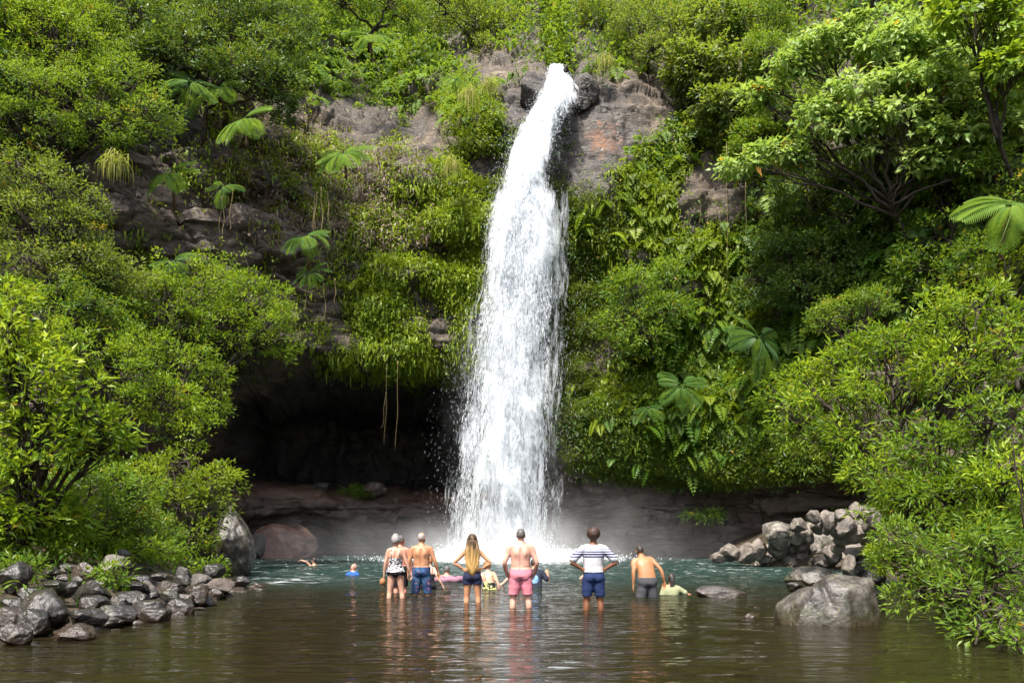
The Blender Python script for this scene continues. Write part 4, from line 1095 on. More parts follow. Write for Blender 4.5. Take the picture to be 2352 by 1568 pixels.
# ================================================================== ROCKS
rng = np.random.default_rng(31)
def rock_proto(seed, cuts=16, rough=0.07, detail=5):
    r = np.random.default_rng(seed)
    bm = bmesh.new()
    bmesh.ops.create_icosphere(bm, subdivisions=detail, radius=1.0)
    v = np.array([w.co[:] for w in bm.verts])
    f = np.array([[w.index for w in q.verts] for q in bm.faces])
    bm.free()
    v = v * (1 + 0.22 * fbm(v * 0.9 + seed * 3.1, 2, seed))[:, None]
    for _ in range(cuts):
        n = norm(r.normal(size=3)); d = r.uniform(0.55, 0.88)
        o = np.maximum(v @ n - d, 0)
        v = v - n * (o * 0.86)[:, None]
    f1, f2, cid = worley(v * 1.9 + seed, seed)
    v = v * (1 + rough * (1.2 * fbm(v * 2.2 + seed, 4, seed + 1) + 0.7 * (cid - 0.5) - 0.5 * (1 - sstep(0, 0.08, f2 - f1)) + 0.4 * fbm(v * 7.0, 3, seed + 2)))[:, None]
    ext = (v.max(0) - v.min(0)) / 2
    v = (v - (v.max(0) + v.min(0)) / 2) / ext
    return mesh_np("rock", v, f, smooth=True)
ROUND = [rock_proto(s, 15, 0.055) for s in range(5)]
ANG = [rock_proto(20 + s, 22, 0.075) for s in range(6)]
def red_mat():
    m, nt = new_mat("red_brown_rock"); N = NT(nt)
    n = N.noise(N.pos(), 1.6, 6, 0.65, 0.5)
    c = N.ramp(n, [(0.3, (0.04, 0.022, 0.016)), (0.5, (0.12, 0.066, 0.05)), (0.72, (0.22, 0.14, 0.11))])
    N.out(N.bsdf(c, 0.5, 0.5, N.bump(N.noise(N.pos(), 6, 5, 0.7), 0.6, 0.06)).outputs[0])
    return m
RED_M = red_mat()
def rock(u, v, w, h, d, mat, label, group, protos, name="rock", tilt=0.0, sink=0.18, fy=None):
    me = protos[rng.integers(0, len(protos))]
    if len(me.materials) == 0: me.materials.append(mat)
    o = bpy.data.objects.new(name, me)
    COL.objects.link(o)
    o.material_slots[0].link = 'OBJECT'
    o.material_slots[0].material = mat
    sx = w * d / F / 2; sz = h * d / F / 2 * (1 + sink)
    sy = fy if fy else min(max(0.5 * (sx + sz), 0.6 * sx), 1.3 * sz + 0.05)
    c = P(u, v, d)
    o.location = (c[0], c[1] + sy * 0.35, c[2] - sz * sink * 0.8)
    o.scale = (sx * 1.04, sy, sz * 1.02)
    o.rotation_euler = (rng.normal() * 0.08, tilt + rng.normal() * 0.06, rng.choice([0, math.pi]) + rng.normal() * 0.15)
    return tag(o, label, "rock" if name == "rock" else "boulder", group)

LG = "boulders heaped along the left bank"
d_w_tab = ([0, 60, 300, 450, 560, 620], [10.0, 10.2, 12.0, 14.6, 20.0, 22.5])
def left_depth(u, vb):
    dw = np.interp(u, *d_w_tab); s = 0.17
    return float(np.clip(F * (EYE + s * dw) / (vb - HV + F * s), dw - 0.5, 30))
small_l = "small wet grey stone wedged in the boulder heap on left bank"
LR = [(95, 940, 210, 230, "large flat sided grey boulder at the left edge of the heap", 'w'), (380, 920, 140, 110, "mossy grey boulder behind the large left boulder", 'w'),
      (640, 920, 200, 180, "dark angular boulder left of the rounded tan boulder", 'w'), (860, 850, 265, 160, "rounded tan boulder crowning the left heap", 'l'),
      (520, 885, 150, 60, None, 'w'), (480, 920, 100, 60, None, 'w'), (470, 970, 130, 70, None, 'w'), (400, 1040, 160, 130, "slanted dark stone left of the smooth grey pair", 'w'),
      (520, 1045, 150, 120, "smooth grey stone touching the big egg shaped boulder", 'w'), (710, 1060, 360, 195, "big egg shaped wet boulder in the middle of the left heap", 'w'),
      (290, 1175, 450, 330, "largest long wet boulder low on the left bank", 'w'), (80, 1170, 190, 120, "dark wet stone at the left edge above a stepped one", 'w'),
      (60, 1255, 200, 160, "stepped dark wet boulder at the left edge", 'w'), (100, 1395, 240, 190, "black wet boulder at the lower left corner", 'w'),
      (255, 1285, 215, 190, "rounded brown boulder at the water's edge below the largest boulder", 'w'), (690, 1155, 220, 120, "striped grey boulder under the egg shaped one", 'w'),
      (660, 1260, 290, 150, "flat topped dark boulder half in the water", 'w'), (870, 1235, 330, 150, "cracked sloping slab sliding into the water", 'w'),
      (820, 1300, 210, 80, "low rounded stone lying in front of the cracked slab", 'w'), (890, 1160, 160, 120, None, 'w'), (545, 1395, 330, 190, "pointed wet rock standing alone in the shallows", 'w'),
      (1000, 1045, 210, 120, None, 'w'), (1060, 975, 190, 70, None, 'w'), (1110, 1050, 165, 120, "pale faceted stone high in the left heap", 'd'), (1280, 1045, 225, 125, "flat topped grey boulder right of the faceted pale stone", 'w'),
      (970, 1120, 230, 115, None, 'w'), (1130, 1100, 150, 70, None, 'w'), (1290, 1105, 150, 95, None, 'w'), (1110, 1200, 270, 160, "wet folded boulder behind the brown water's edge rock", 'w'),
      (1170, 1255, 225, 140, "brown wet rock shining at the water's edge", 'w'), (1380, 1185, 200, 150, "dark glistening rock at the tip of the left heap", 'w'), (1390, 1125, 160, 80, None, 'w'),
      (1485, 1085, 190, 150, "reddish brown upright boulder near the right end of left heap", 'w'), (1570, 1155, 160, 110, "reddish brown wet stone leaning toward the water", 'w'), (1390, 925, 105, 95, None, 'd'),
      (1390, 985, 125, 95, None, 'w'), (1510, 975, 180, 80, "low tan boulder beneath the sunlit shrub", 'd'), (1650, 1025, 265, 130, "squat grey boulder at the right end of the left heap", 'd'), (1640, 1090, 155, 90, "blue grey wet stone by the small rapid", 'w'),
      (1720, 1105, 125, 65, None, 'w'), (1540, 1050, 95, 85, None, 'd'), (1520, 1215, 100, 45, None, 'w'), (1830, 990, 160, 90, "brown stone with water running past it in the small rapid", 'w'), (1985, 1045, 130, 55, "low stone awash in the small rapid", 'w'),
      (1620, 905, 170, 110, None, 'w'), (940, 785, 110, 85, None, 'w'), (760, 1010, 120, 60, None, 'w'), (590, 985, 110, 70, None, 'w'), (200, 1080, 150, 90, None, 'w'), (1210, 960, 120, 60, None, 'w'), (430, 1290, 130, 110, None, 'w'), (330, 1090, 100, 70, None, 'w')]
for (cx, cyy, w, h, lab, mt) in LR:
    u, v = cx * 0.3, 1034.9 + cyy * 0.3
    d = left_depth(u, v + h * 0.15)
    m = {'w': WET_M, 'l': LICHEN_M, 'd': ROCK_M}[mt]
    sc_ = 0.315 if w < 250 else 0.285
    rock(u, v + h * 0.02, w * sc_, h * sc_ * 0.9, d, m, lab or small_l, LG, ROUND if (mt != 'd' and cx % 3 == 0 and h > 100) else ANG, "rock" if lab is None or 'boulder' not in lab else "boulder", tilt=0.12 if 'slab' in str(lab) else 0)
o = rock(526, 1245, 96, 165, 25.0, WLICH_M, "tall lichen covered boulder standing at the tip of left bank", None, [ANG[3]], "boulder", tilt=0.1)
rock(650, 1243, 150, 84, 40.3, RED_M, "reddish brown boulder under the rock shelf of the cave", "boulders in the cave", ROUND, "boulder", fy=1.2)
rock(592, 1252, 56, 60, 40.0, ROCK_M, "dark boulder left of the reddish brown one in the cave", "boulders in the cave", ROUND, "boulder", fy=0.9)
rock(856, 1120, 62, 28, 45.0, ROCK_M, "pale brown boulder lying on the cave's upper ledge", "boulders in the cave", ANG, "boulder")
rock(735, 1117, 40, 20, 45.0, ROCK_M, "small tan boulder left on the cave's upper ledge", "boulders in the cave", ANG, "boulder")

RG = "boulders heaped on the right shore"
small_r = "small angular stone in the boulder pile on the right shore"
RR = [(1050, 530, 205, 200, "square sunlit lichen boulder at the top left of right pile", 'l'), (1230, 450, 135, 105, "grey wedge shaped block above the square lichen boulder", 'd'), (1400, 450, 125, 125, "brown slanted block near the top of right pile", 'd'), (1210, 550, 130, 110, None, 'l'),
      (1425, 600, 230, 280, "tall leaning mossy boulder in the middle of the right pile", 'l'), (1240, 610, 160, 110, None, 'd'), (1070, 650, 190, 130, "slanting grey boulder below the square lichen boulder", 'd'), (880, 650, 140, 150, "grey boulder beside the dark hollow at the pile's left", 'd'), (790, 680, 170, 150, "rounded grey boulder near the left end of right pile", 'd'),
      (640, 680, 165, 130, "smooth grey boulder next to the pile's left end", 'd'), (550, 725, 150, 85, "flat pale boulder at the far left end of right pile", 'd'), (930, 740, 110, 70, None, 'd'), (1170, 725, 135, 140, "brown upright stone at the foot of the right pile", 'd'), (1060, 742, 80, 80, "small reddish stone at the foot of the right pile", 'd'), (1270, 700, 115, 110, None, 'd'),
      (1330, 765, 130, 85, None, 'd'), (1300, 550, 100, 110, None, 'd'), (1600, 585, 150, 70, None, 'd'), (1500, 410, 100, 130, None, 'd'), (1720, 320, 90, 120, "upright dark stone at the very top of right pile", 'd'), (1640, 450, 190, 140, None, 'd'), (1700, 520, 260, 140, "broad grey boulder at the upper right of the pile", 'd'),
      (1860, 430, 140, 170, "pale sunlit boulder at pile's right edge by the leaves", 'l'), (1830, 560, 130, 150, None, 'l'), (1520, 700, 140, 140, None, 'd'), (1620, 740, 170, 130, None, 'd'), (1660, 800, 110, 170, "split brown slab standing in the right pile", 'd'), (1730, 650, 200, 130, None, 'd'), (1740, 725, 190, 100, None, 'w'),
      (1450, 790, 150, 70, None, 'd'), (1350, 380, 110, 100, None, 'd'), (1450, 375, 100, 90, None, 'd'), (1580, 365, 90, 90, None, 'd'), (1160, 640, 90, 70, None, 'd'), (1340, 660, 90, 90, None, 'd'), (1560, 500, 120, 110, None, 'd'), (1560, 640, 110, 90, None, 'd'), (1480, 490, 90, 80, None, 'd'), (1800, 380, 90, 90, None, 'd')]
for (cx, cyy, w, h, lab, mt) in RR:
    u, v = 1505.3 + cx * 0.27, 1081.9 + cyy * 0.27
    vb = v + h * 0.135
    s = 0.75; dw = 31.5 if u < 1900 else 29.5
    d = float(np.clip(F * (EYE - s * dw) / (vb - HV - F * s), 25, 37.2)) if vb < 1296 else F * EYE / (vb - HV)
    m = {'w': WET_M, 'l': LICHEN_M, 'd': SHORE_M}[mt]
    rock(u, v, w * 0.29, h * 0.29, d, m, lab or small_r, RG, ANG, "rock" if lab is None or 'boulder' not in lab else "boulder")
for (cx, cyy, w, h, d, lab, mt, pr, g) in [
        (1830, 800, 210, 160, 22.0, "dark wet boulder behind the flat lichen boulder", 'w', ANG, RG), (1870, 880, 190, 120, 20.5, "blue grey wet boulder half hidden by twigs", 'w', ANG, RG),
        (1375, 890, 470, 150, 20.3, "flat topped lichen boulder lying in the pool's edge", 'x', [ANG[2]], None), (1215, 970, 175, 65, 18.6, "low brown stone awash beside the flat topped boulder", 'w', ROUND, None),
        (560, 1022, 420, 92, 17.3, "long low grey rock rising from the pool near the grey shorts man", 'd', [ROUND[3]], None), (820, 1236, 130, 56, 13.3, "little round stone breaking the water surface", 'd', [ROUND[2]], None)]:
    u, v = 1505.3 + cx * 0.27, 1081.9 + cyy * 0.27
    rock(u, v, w * 0.27, h * 0.29, d, {'x': WLICH_M, 'w': WET_M, 'l': LICHEN_M, 'd': ROCK_M}[mt], lab, g, pr, "rock" if 'boulder' not in lab else "boulder", sink=0.35)

# smaller stones filling the gaps of both heaps
for k in range(130):
    u = rng.uniform(1700, 2010); d = rng.uniform(29.5, 33.5); x = (u - CX) * d / F
    z = float(ground_z(np.array([x]), np.array([d]))[0])
    if z < -0.3: continue
    v = HV - (z + 0.05 - EYE) * F / d
    w = rng.uniform(14, 40)
    rock(u, v, w, w * rng.uniform(0.6, 0.95), d, SHORE_M if rng.random() < 0.75 else LICHEN_M, small_r, RG, ANG)
for k in range(75):
    d = rng.uniform(10.3, 21); x = float(x_left(d)) - abs(rng.normal()) * 1.3 + 0.25
    z = float(ground_z(np.array([x]), np.array([d]))[0])
    u = CX + x * F / d
    if u < -40: continue
    v = HV - (max(z, -0.1) + 0.03 - EYE) * F / d
    w = rng.uniform(0.16, 0.42) * F / d
    rock(u, v, w, w * rng.uniform(0.45, 0.8), d, WET_M, small_l, LG, ROUND if rng.random() < 0.6 else ANG)

for (u, v, w, h, d, lab) in [(1228, 196, 70, 84, 41.3, "dark wet rock at the left side of the waterfall's lip"), (1342, 198, 70, 84, 41.1, "dark wet rock at the right side of the waterfall's lip"), (1298, 163, 20, 24, 41.7, "small wet stone splitting the stream at the waterfall's lip")]:
    rock(u, v, w, h, d, CLIFF_M, lab, "wet rocks at the head of the fall", ANG, fy=0.9)

# the big two-humped boulder in the right foreground
def big_boulder():
    c = P(1925, 1440, 12.2)
    bm = bmesh.new(); bmesh.ops.create_icosphere(bm, subdivisions=6, radius=1.0)
    v = np.array([w.co[:] for w in bm.verts]); f = np.array([[w.index for w in q.verts] for q in bm.faces]); bm.free()
    v = v * (1 + 0.10 * fbm(v * 1.1 + 4, 3, 3))[:, None]
    v = np.sign(v) * np.abs(v) ** 0.72
    for n, d in [((-0.78, -0.30, 0.55), 0.80), ((0.06, -0.36, 0.93), 0.82), ((0.95, -0.2, 0.15), 0.84), ((-0.25, -0.6, 0.75), 0.86), ((0.5, -0.8, 0.2), 0.75), ((-0.3, -0.9, 0.2), 0.78), ((0.2, 0.5, 0.8), 0.75), ((-0.5, 0.1, 0.85), 0.74)]:
        n = norm(np.array(n)); o = np.maximum(v @ n - d, 0); v = v - n * (o * 0.85)[:, None]
    groove = np.exp(-((v[:, 0] + 0.22 + 0.25 * (v[:, 2] - 0.4)) / 0.09) ** 2) * sstep(0.1, 0.6, v[:, 2])
    v = v * (1 - 0.10 * groove + 0.03 * fbm(v * 4, 4, 8) + 0.012 * fbm(v * 14, 3, 9))[:, None]
    ext = (v.max(0) - v.min(0)) / 2
    v = (v - (v.max(0) + v.min(0)) / 2) / ext
    hw = 124 * 12.2 / F; hz = 124 * 12.2 / F
    v = v * np.array([hw, 0.62, hz * 1.0])
    o = link("boulder", mesh_np("boulder", v, f, smooth=True), WLICH_M, None, (c[0] + 0.02, c[1] + 0.35, -0.06))
    tag(o, "largest two humped lichen boulder in the right foreground water", "boulder")
big_boulder()
# ================================================================== PEOPLE
def cloth_mat(name, col, rough=0.85, fn=None):
    m, nt = new_mat(name); N = NT(nt)
    p = N.pos(obj=True)
    c = fn(N, p) if fn else N.mix(N.noise(p, 9.0, 3), tuple(x * 0.85 for x in col), tuple(min(1, x * 1.1) for x in col))
    w = N.noise(N.pos((1, 1, 0.35), obj=True), 14.0, 3, 0.6, 0.6)
    b = N.bsdf(c, rough, 0.25, N.bump(w, 0.55, 0.03))
    N.out(b.outputs[0])
    return m
def skin_mat(name, col):
    m, nt = new_mat(name); N = NT(nt)
    p = N.pos(obj=True)
    n = N.noise(p, 5.0, 5, 0.6)
    c = N.ramp(n, [(0.3, tuple(x * y for x, y in zip(col, (0.86, 0.74, 0.70)))), (0.55, col), (0.75, tuple(min(1, x * 1.1) for x in col))])
    fr = N.noise(p, 60.0, 2, 0.5)
    c = N.mix(N.math('MULTIPLY', N.step(fr, 0.62, 0.72), 0.25), c, tuple(x * y for x, y in zip(col, (0.6, 0.45, 0.4))))
    b = N.bsdf(c, 0.48, 0.4, N.bump(N.noise(p, 18.0, 3), 0.15, 0.01))
    b.inputs["Subsurface Weight"].default_value = 0.12
    b.inputs["Subsurface Radius"].default_value = (0.012, 0.005, 0.003)
    N.out(b.outputs[0])
    return m
def hair_mat(name, a, c, tint=False, scale=30):
    m, nt = new_mat(name); N = NT(nt)
    if tint: f = N.n("ShaderNodeAttribute", attribute_name="tint").outputs["Fac"]
    else: f = N.noise(N.pos((1, 1, 0.5), obj=True), scale, 4, 0.7)
    col = N.ramp(f, [(0.25, a), (0.75, c)])
    N.out(N.bsdf(col, 0.5, 0.4, N.bump(N.noise(N.pos(obj=True), 60, 3), 0.5, 0.01)).outputs[0])
    return m
SK = {'fair': skin_mat("skin_fair", (0.540, 0.302, 0.208)), 'tan': skin_mat("skin_tan", (0.450, 0.218, 0.116)), 'pink': skin_mat("skin_pink", (0.576, 0.319, 0.240)), 'olive': skin_mat("skin_olive", (0.360, 0.172, 0.080)),
      'brown': skin_mat("skin_brown", (0.167, 0.067, 0.032)), 'red': skin_mat("skin_sunburnt", (0.540, 0.244, 0.168)), 'pale': skin_mat("skin_pale", (0.594, 0.370, 0.280))}
EYE_M = cloth_mat("eye", (0.05, 0.04, 0.035), 0.2)
LIP_M = cloth_mat("lips", (0.40, 0.15, 0.13), 0.5)
def pr_floral(N, p):
    v = N.n("ShaderNodeTexVoronoi"); v.inputs["Scale"].default_value = 11.0; N.l(p, v.inputs["Vector"])
    n = N.noise(p, 13, 3, 0.6, 1.5)
    c = N.ramp(N.noise(p, 7, 4), [(0.35, (0.012, 0.018, 0.06)), (0.5, (0.02, 0.05, 0.13)), (0.7, (0.06, 0.15, 0.27))])
    return N.mix(N.math('MULTIPLY', N.step(v.outputs["Distance"], 0.36, 0.20), N.step(n, 0.48, 0.58)), c, (0.40, 0.13, 0.15))
def pr_leaf(N, p):
    v = N.n("ShaderNodeTexVoronoi", feature='DISTANCE_TO_EDGE'); v.inputs["Scale"].default_value = 17.0
    mp = N.n("ShaderNodeMapping"); mp.inputs["Scale"].default_value = (1.5, 1, 0.8); mp.inputs["Rotation"].default_value = (0.3, 0.6, 0.2); N.l(p, mp.inputs[0]); N.l(mp.outputs[0], v.inputs["Vector"])
    return N.ramp(v.outputs["Distance"], [(0.11, (0.010, 0.010, 0.014)), (0.15, (0.66, 0.65, 0.67))])
def pr_lemon(N, p):
    v = N.n("ShaderNodeTexVoronoi"); v.inputs["Scale"].default_value = 15.0; N.l(p, v.inputs["Vector"])
    return N.ramp(v.outputs["Distance"], [(0.30, (0.50, 0.47, 0.15)), (0.42, (0.35, 0.36, 0.14)), (0.5, (0.015, 0.016, 0.02))])
def pr_stripe(N, p):
    z = N.sep(p)[2]
    base = N.mix(N.step(z, 1.02, 1.26), (0.40, 0.38, 0.39), (0.60, 0.61, 0.64))
    tot = None
    for a, w in ((1.262, 0.013), (1.305, 0.014), (1.350, 0.012), (1.388, 0.008)):
        k = N.step(N.math('ABSOLUTE', N.math('SUBTRACT', z, a)), w + 0.003, w - 0.002)
        tot = k if tot is None else N.math('MAXIMUM', tot, k)
    return N.mix(tot, base, (0.012, 0.018, 0.085))
def pr_tee(N, p):
    q = N.n("ShaderNodeVectorMath", operation='DISTANCE'); N.l(p, q.inputs[0]); q.inputs[1].default_value = (-0.02, -0.12, 1.22)
    n = N.noise(p, 16, 3, 0.6, 1.0)
    pic = N.ramp(n, [(0.4, (0.05, 0.16, 0.42)), (0.55, (0.35, 0.55, 0.75)), (0.62, (0.02, 0.025, 0.04))])
    return N.mix(N.step(q.outputs["Value"], 0.13, 0.10), (0.022, 0.026, 0.042), pic)
CM = {'floral': cloth_mat("floral_cloth", None, fn=pr_floral), 'leafprint': cloth_mat("leaf_print_cloth", None, fn=pr_leaf), 'lemon': cloth_mat("lemon_print_cloth", None, fn=pr_lemon), 'stripe': cloth_mat("striped_jersey", None, fn=pr_stripe),
      'tee': cloth_mat("navy_printed_jersey", None, fn=pr_tee), 'black': cloth_mat("black_cloth", (0.012, 0.012, 0.014)), 'navy': cloth_mat("navy_cloth", (0.018, 0.022, 0.055)), 'navyblue': cloth_mat("blue_navy_cloth", (0.016, 0.030, 0.095)),
      'pink': cloth_mat("pink_cloth", (0.56, 0.19, 0.235)), 'grey': cloth_mat("charcoal_cloth", (0.060, 0.060, 0.066)), 'lime': cloth_mat("pale_lime_jersey", (0.27, 0.285, 0.165)), 'blue': cloth_mat("royal_blue_cloth", (0.02, 0.09, 0.42)), 'float': cloth_mat("pink_vinyl", (0.26, 0.13, 0.18), 0.5)}
HM = {'grey': hair_mat("hair_grey", (0.045, 0.042, 0.040), (0.46, 0.44, 0.42)), 'stubble': hair_mat("hair_stubble", (0.20, 0.17, 0.155), (0.42, 0.38, 0.36)), 'dark': hair_mat("hair_dark", (0.010, 0.008, 0.007), (0.05, 0.04, 0.035)), 'darkgrey': hair_mat("hair_dark_grey", (0.035, 0.03, 0.028), (0.17, 0.155, 0.145)),
      'afro': hair_mat("hair_brown_black", (0.010, 0.006, 0.005), (0.075, 0.035, 0.024), scale=45), 'red': hair_mat("hair_auburn", (0.12, 0.04, 0.012), (0.42, 0.19, 0.07)), 'blonde': hair_mat("hair_blonde", (0.050, 0.028, 0.014), (0.50, 0.31, 0.11), tint=True)}

def ring_loft(rings, n=22, e=2.3):
    """closed loft of super-elliptic rings (center, rx, ry)"""
    ang = np.arange(n) * 2 * math.pi / n
    ca, sa = np.cos(ang), np.sin(ang)
    px = np.sign(ca) * np.abs(ca) ** (2 / e); py = np.sign(sa) * np.abs(sa) ** (2 / e)
    V = [np.stack([c[0] + px * rx, c[1] + py * ry, np.full(n, c[2])], -1) for c, rx, ry in rings]
    m = len(V)
    V = np.concatenate(V + [np.array([rings[0][0], rings[-1][0]])])
    i = (np.arange(m - 1)[:, None] * n + np.arange(n)[None]).ravel(); j = (np.arange(m - 1)[:, None] * n + (np.arange(n)[None] + 1) % n).ravel()
    r = np.arange(n); q = (r + 1) % n
    f = np.concatenate([np.stack([i, j, j + n], -1), np.stack([i, j + n, i + n], -1), np.stack([q, r, np.full(n, m * n)], -1), np.stack([r + (m - 1) * n, q + (m - 1) * n, np.full(n, m * n + 1)], -1)])
    return V, f
def tube_vf(pts, rad, n=12):
    pts = np.asarray(pts, float)
    rad = np.asarray(rad, float)
    d0 = norm(pts[0] - pts[1]); d1 = norm(pts[-1] - pts[-2])
    pts = np.concatenate([[pts[0] + d0 * rad[0] * 0.7], pts, [pts[-1] + d1 * rad[-1] * 0.7]])
    rad = np.concatenate([[rad[0] * 0.6], rad, [rad[-1] * 0.6]])
    t = Tubes(n); t.add(pts, rad)
    return np.concatenate(t.v), np.concatenate(t.f)
def smooth_path(pts, rad, n=14):
    pts = np.asarray(pts, float); s = np.linspace(0, 1, len(pts)); q = np.linspace(0, 1, n)
    # light Catmull-Rom
    out = []
    P0 = np.concatenate([[2 * pts[0] - pts[1]], pts, [2 * pts[-1] - pts[-2]]])
    for x in q:
        k = min(int(x * (len(pts) - 1)), len(pts) - 2); f = x * (len(pts) - 1) - k
        a, b, c, d = P0[k:k + 4]
        out.append(0.5 * (2 * b + (c - a) * f + (2 * a - 5 * b + 4 * c - d) * f * f + (3 * b - a - 3 * c + d) * f ** 3))
    return np.array(out), np.interp(q, s, rad)
def ellip(c, r, n=16):
    th = np.linspace(0.02, math.pi - 0.02, 11)
    return ring_loft([((c[0], c[1], c[2] - r[2] * math.cos(t)), r[0] * math.sin(t), r[1] * math.sin(t)) for t in th], n, 2.0)
def join(parts):
    v, f, c = [], [], 0
    for a, b in parts:
        v.append(a); f.append(b + c); c += len(a)
    return np.concatenate(v), np.concatenate(f)
def remeshed(name, v, f, voxel, it=3, fac=0.5):
    me = mesh_np(name + "_raw", v, f)
    o = bpy.data.objects.new(name + "_raw", me)
    COL.objects.link(o)
    r = o.modifiers.new("r", 'REMESH'); r.mode = 'VOXEL'; r.voxel_size = voxel; r.use_smooth_shade = True
    s = o.modifiers.new("s", 'SMOOTH'); s.iterations = it; s.factor = fac
    dg = bpy.context.evaluated_depsgraph_get()
    out = bpy.data.meshes.new_from_object(o.evaluated_get(dg))
    bpy.data.objects.remove(o); bpy.data.meshes.remove(me)
    out.name = name
    return out
def get_co(me):
    a = np.zeros(len(me.vertices) * 3, np.float32); me.vertices.foreach_get("co", a); return a.reshape(-1, 3).astype(float)
def set_co(me, v):
    me.vertices.foreach_set("co", np.ascontiguousarray(v, np.float32).ravel()); me.update()

TZ = np.array([0.80, 0.84, 0.89, 0.94, 1.01, 1.09, 1.18, 1.27, 1.34, 1.40, 1.44, 1.475, 1.51])
MALE = dict(rx=np.array([0.085, 0.150, 0.172, 0.174, 0.162, 0.156, 0.163, 0.176, 0.182, 0.168, 0.125, 0.080, 0.060]), ry=np.array([0.070, 0.105, 0.118, 0.115, 0.105, 0.104, 0.110, 0.115, 0.112, 0.098, 0.080, 0.066, 0.058]), yc=np.array([0, -0.010, -0.022, -0.018, -0.002, 0.004, 0.002, -0.005, -0.01, -0.012, -0.012, -0.006, 0.0]), sh=0.182, arm=1.0, leg=1.0)
FEM = dict(rx=np.array([0.085, 0.155, 0.178, 0.170, 0.142, 0.126, 0.132, 0.146, 0.150, 0.138, 0.100, 0.062, 0.048]), ry=np.array([0.070, 0.108, 0.122, 0.115, 0.094, 0.086, 0.092, 0.098, 0.094, 0.082, 0.066, 0.054, 0.048]), yc=MALE['yc'], sh=0.150, arm=0.80, leg=0.98)
def bulk(b, torso=1.0, belly=0.0, arm=1.0, leg=1.0):
    g = np.exp(-((TZ - 1.04) / 0.12) ** 2) * belly
    return dict(rx=b['rx'] * torso * (1 + 0.55 * g), ry=b['ry'] * torso * (1 + g), yc=b['yc'] + 0.03 * g, sh=b['sh'] * (0.5 + 0.5 * torso), arm=b['arm'] * arm, leg=b['leg'] * leg)

ARMS = {  # elbow, wrist, hand direction, palm normal  (right side, mirrored for left)
    'down': ((0.255, -0.015, 1.125), (0.285, 0.030, 0.885), (0.08, 0.10, -1), (-1, 0.1, 0), 0.35),
    'out': ((0.285, -0.01, 1.135), (0.345, 0.05, 0.905), (0.15, 0.12, -1), (-0.8, -0.5, 0), 0.35),
    'front': ((0.285, -0.035, 1.135), (0.255, 0.10, 0.93), (-0.45, 0.6, -0.6), (-0.6, -0.6, 0), 0.5),
    'hips': ((0.405, -0.06, 1.175), (0.215, -0.030, 1.045), (-0.78, -0.42, -0.25), (-0.25, 0.65, 0.1), 0.3),
    'bend': ((0.31, -0.02, 1.15), (0.37, 0.02, 0.92), (0.2, -0.1, -1), (-0.7, -0.6, 0), 0.5),
    'reach': ((0.40, 0.05, 1.28), (0.64, 0.03, 1.19), (1.0, -0.05, -0.1), (0, 0.1, -1), 0.45),
    'spread': ((0.37, 0.02, 1.22), (0.58, 0.06, 1.12), (1.0, 0.15, -0.35), (0, 0.1, -1), 0.3),
    'raise': ((0.36, 0.02, 1.16), (0.36, 0.10, 1.36), (0.05, 0.15, 1), (-0.3, 0.9, 0), 0.4),
    'over': ((0.30, 0.12, 1.58), (0.36, 0.34, 1.66), (0.2, 1, -0.3), (0, 0.2, -1), 0.2),
}
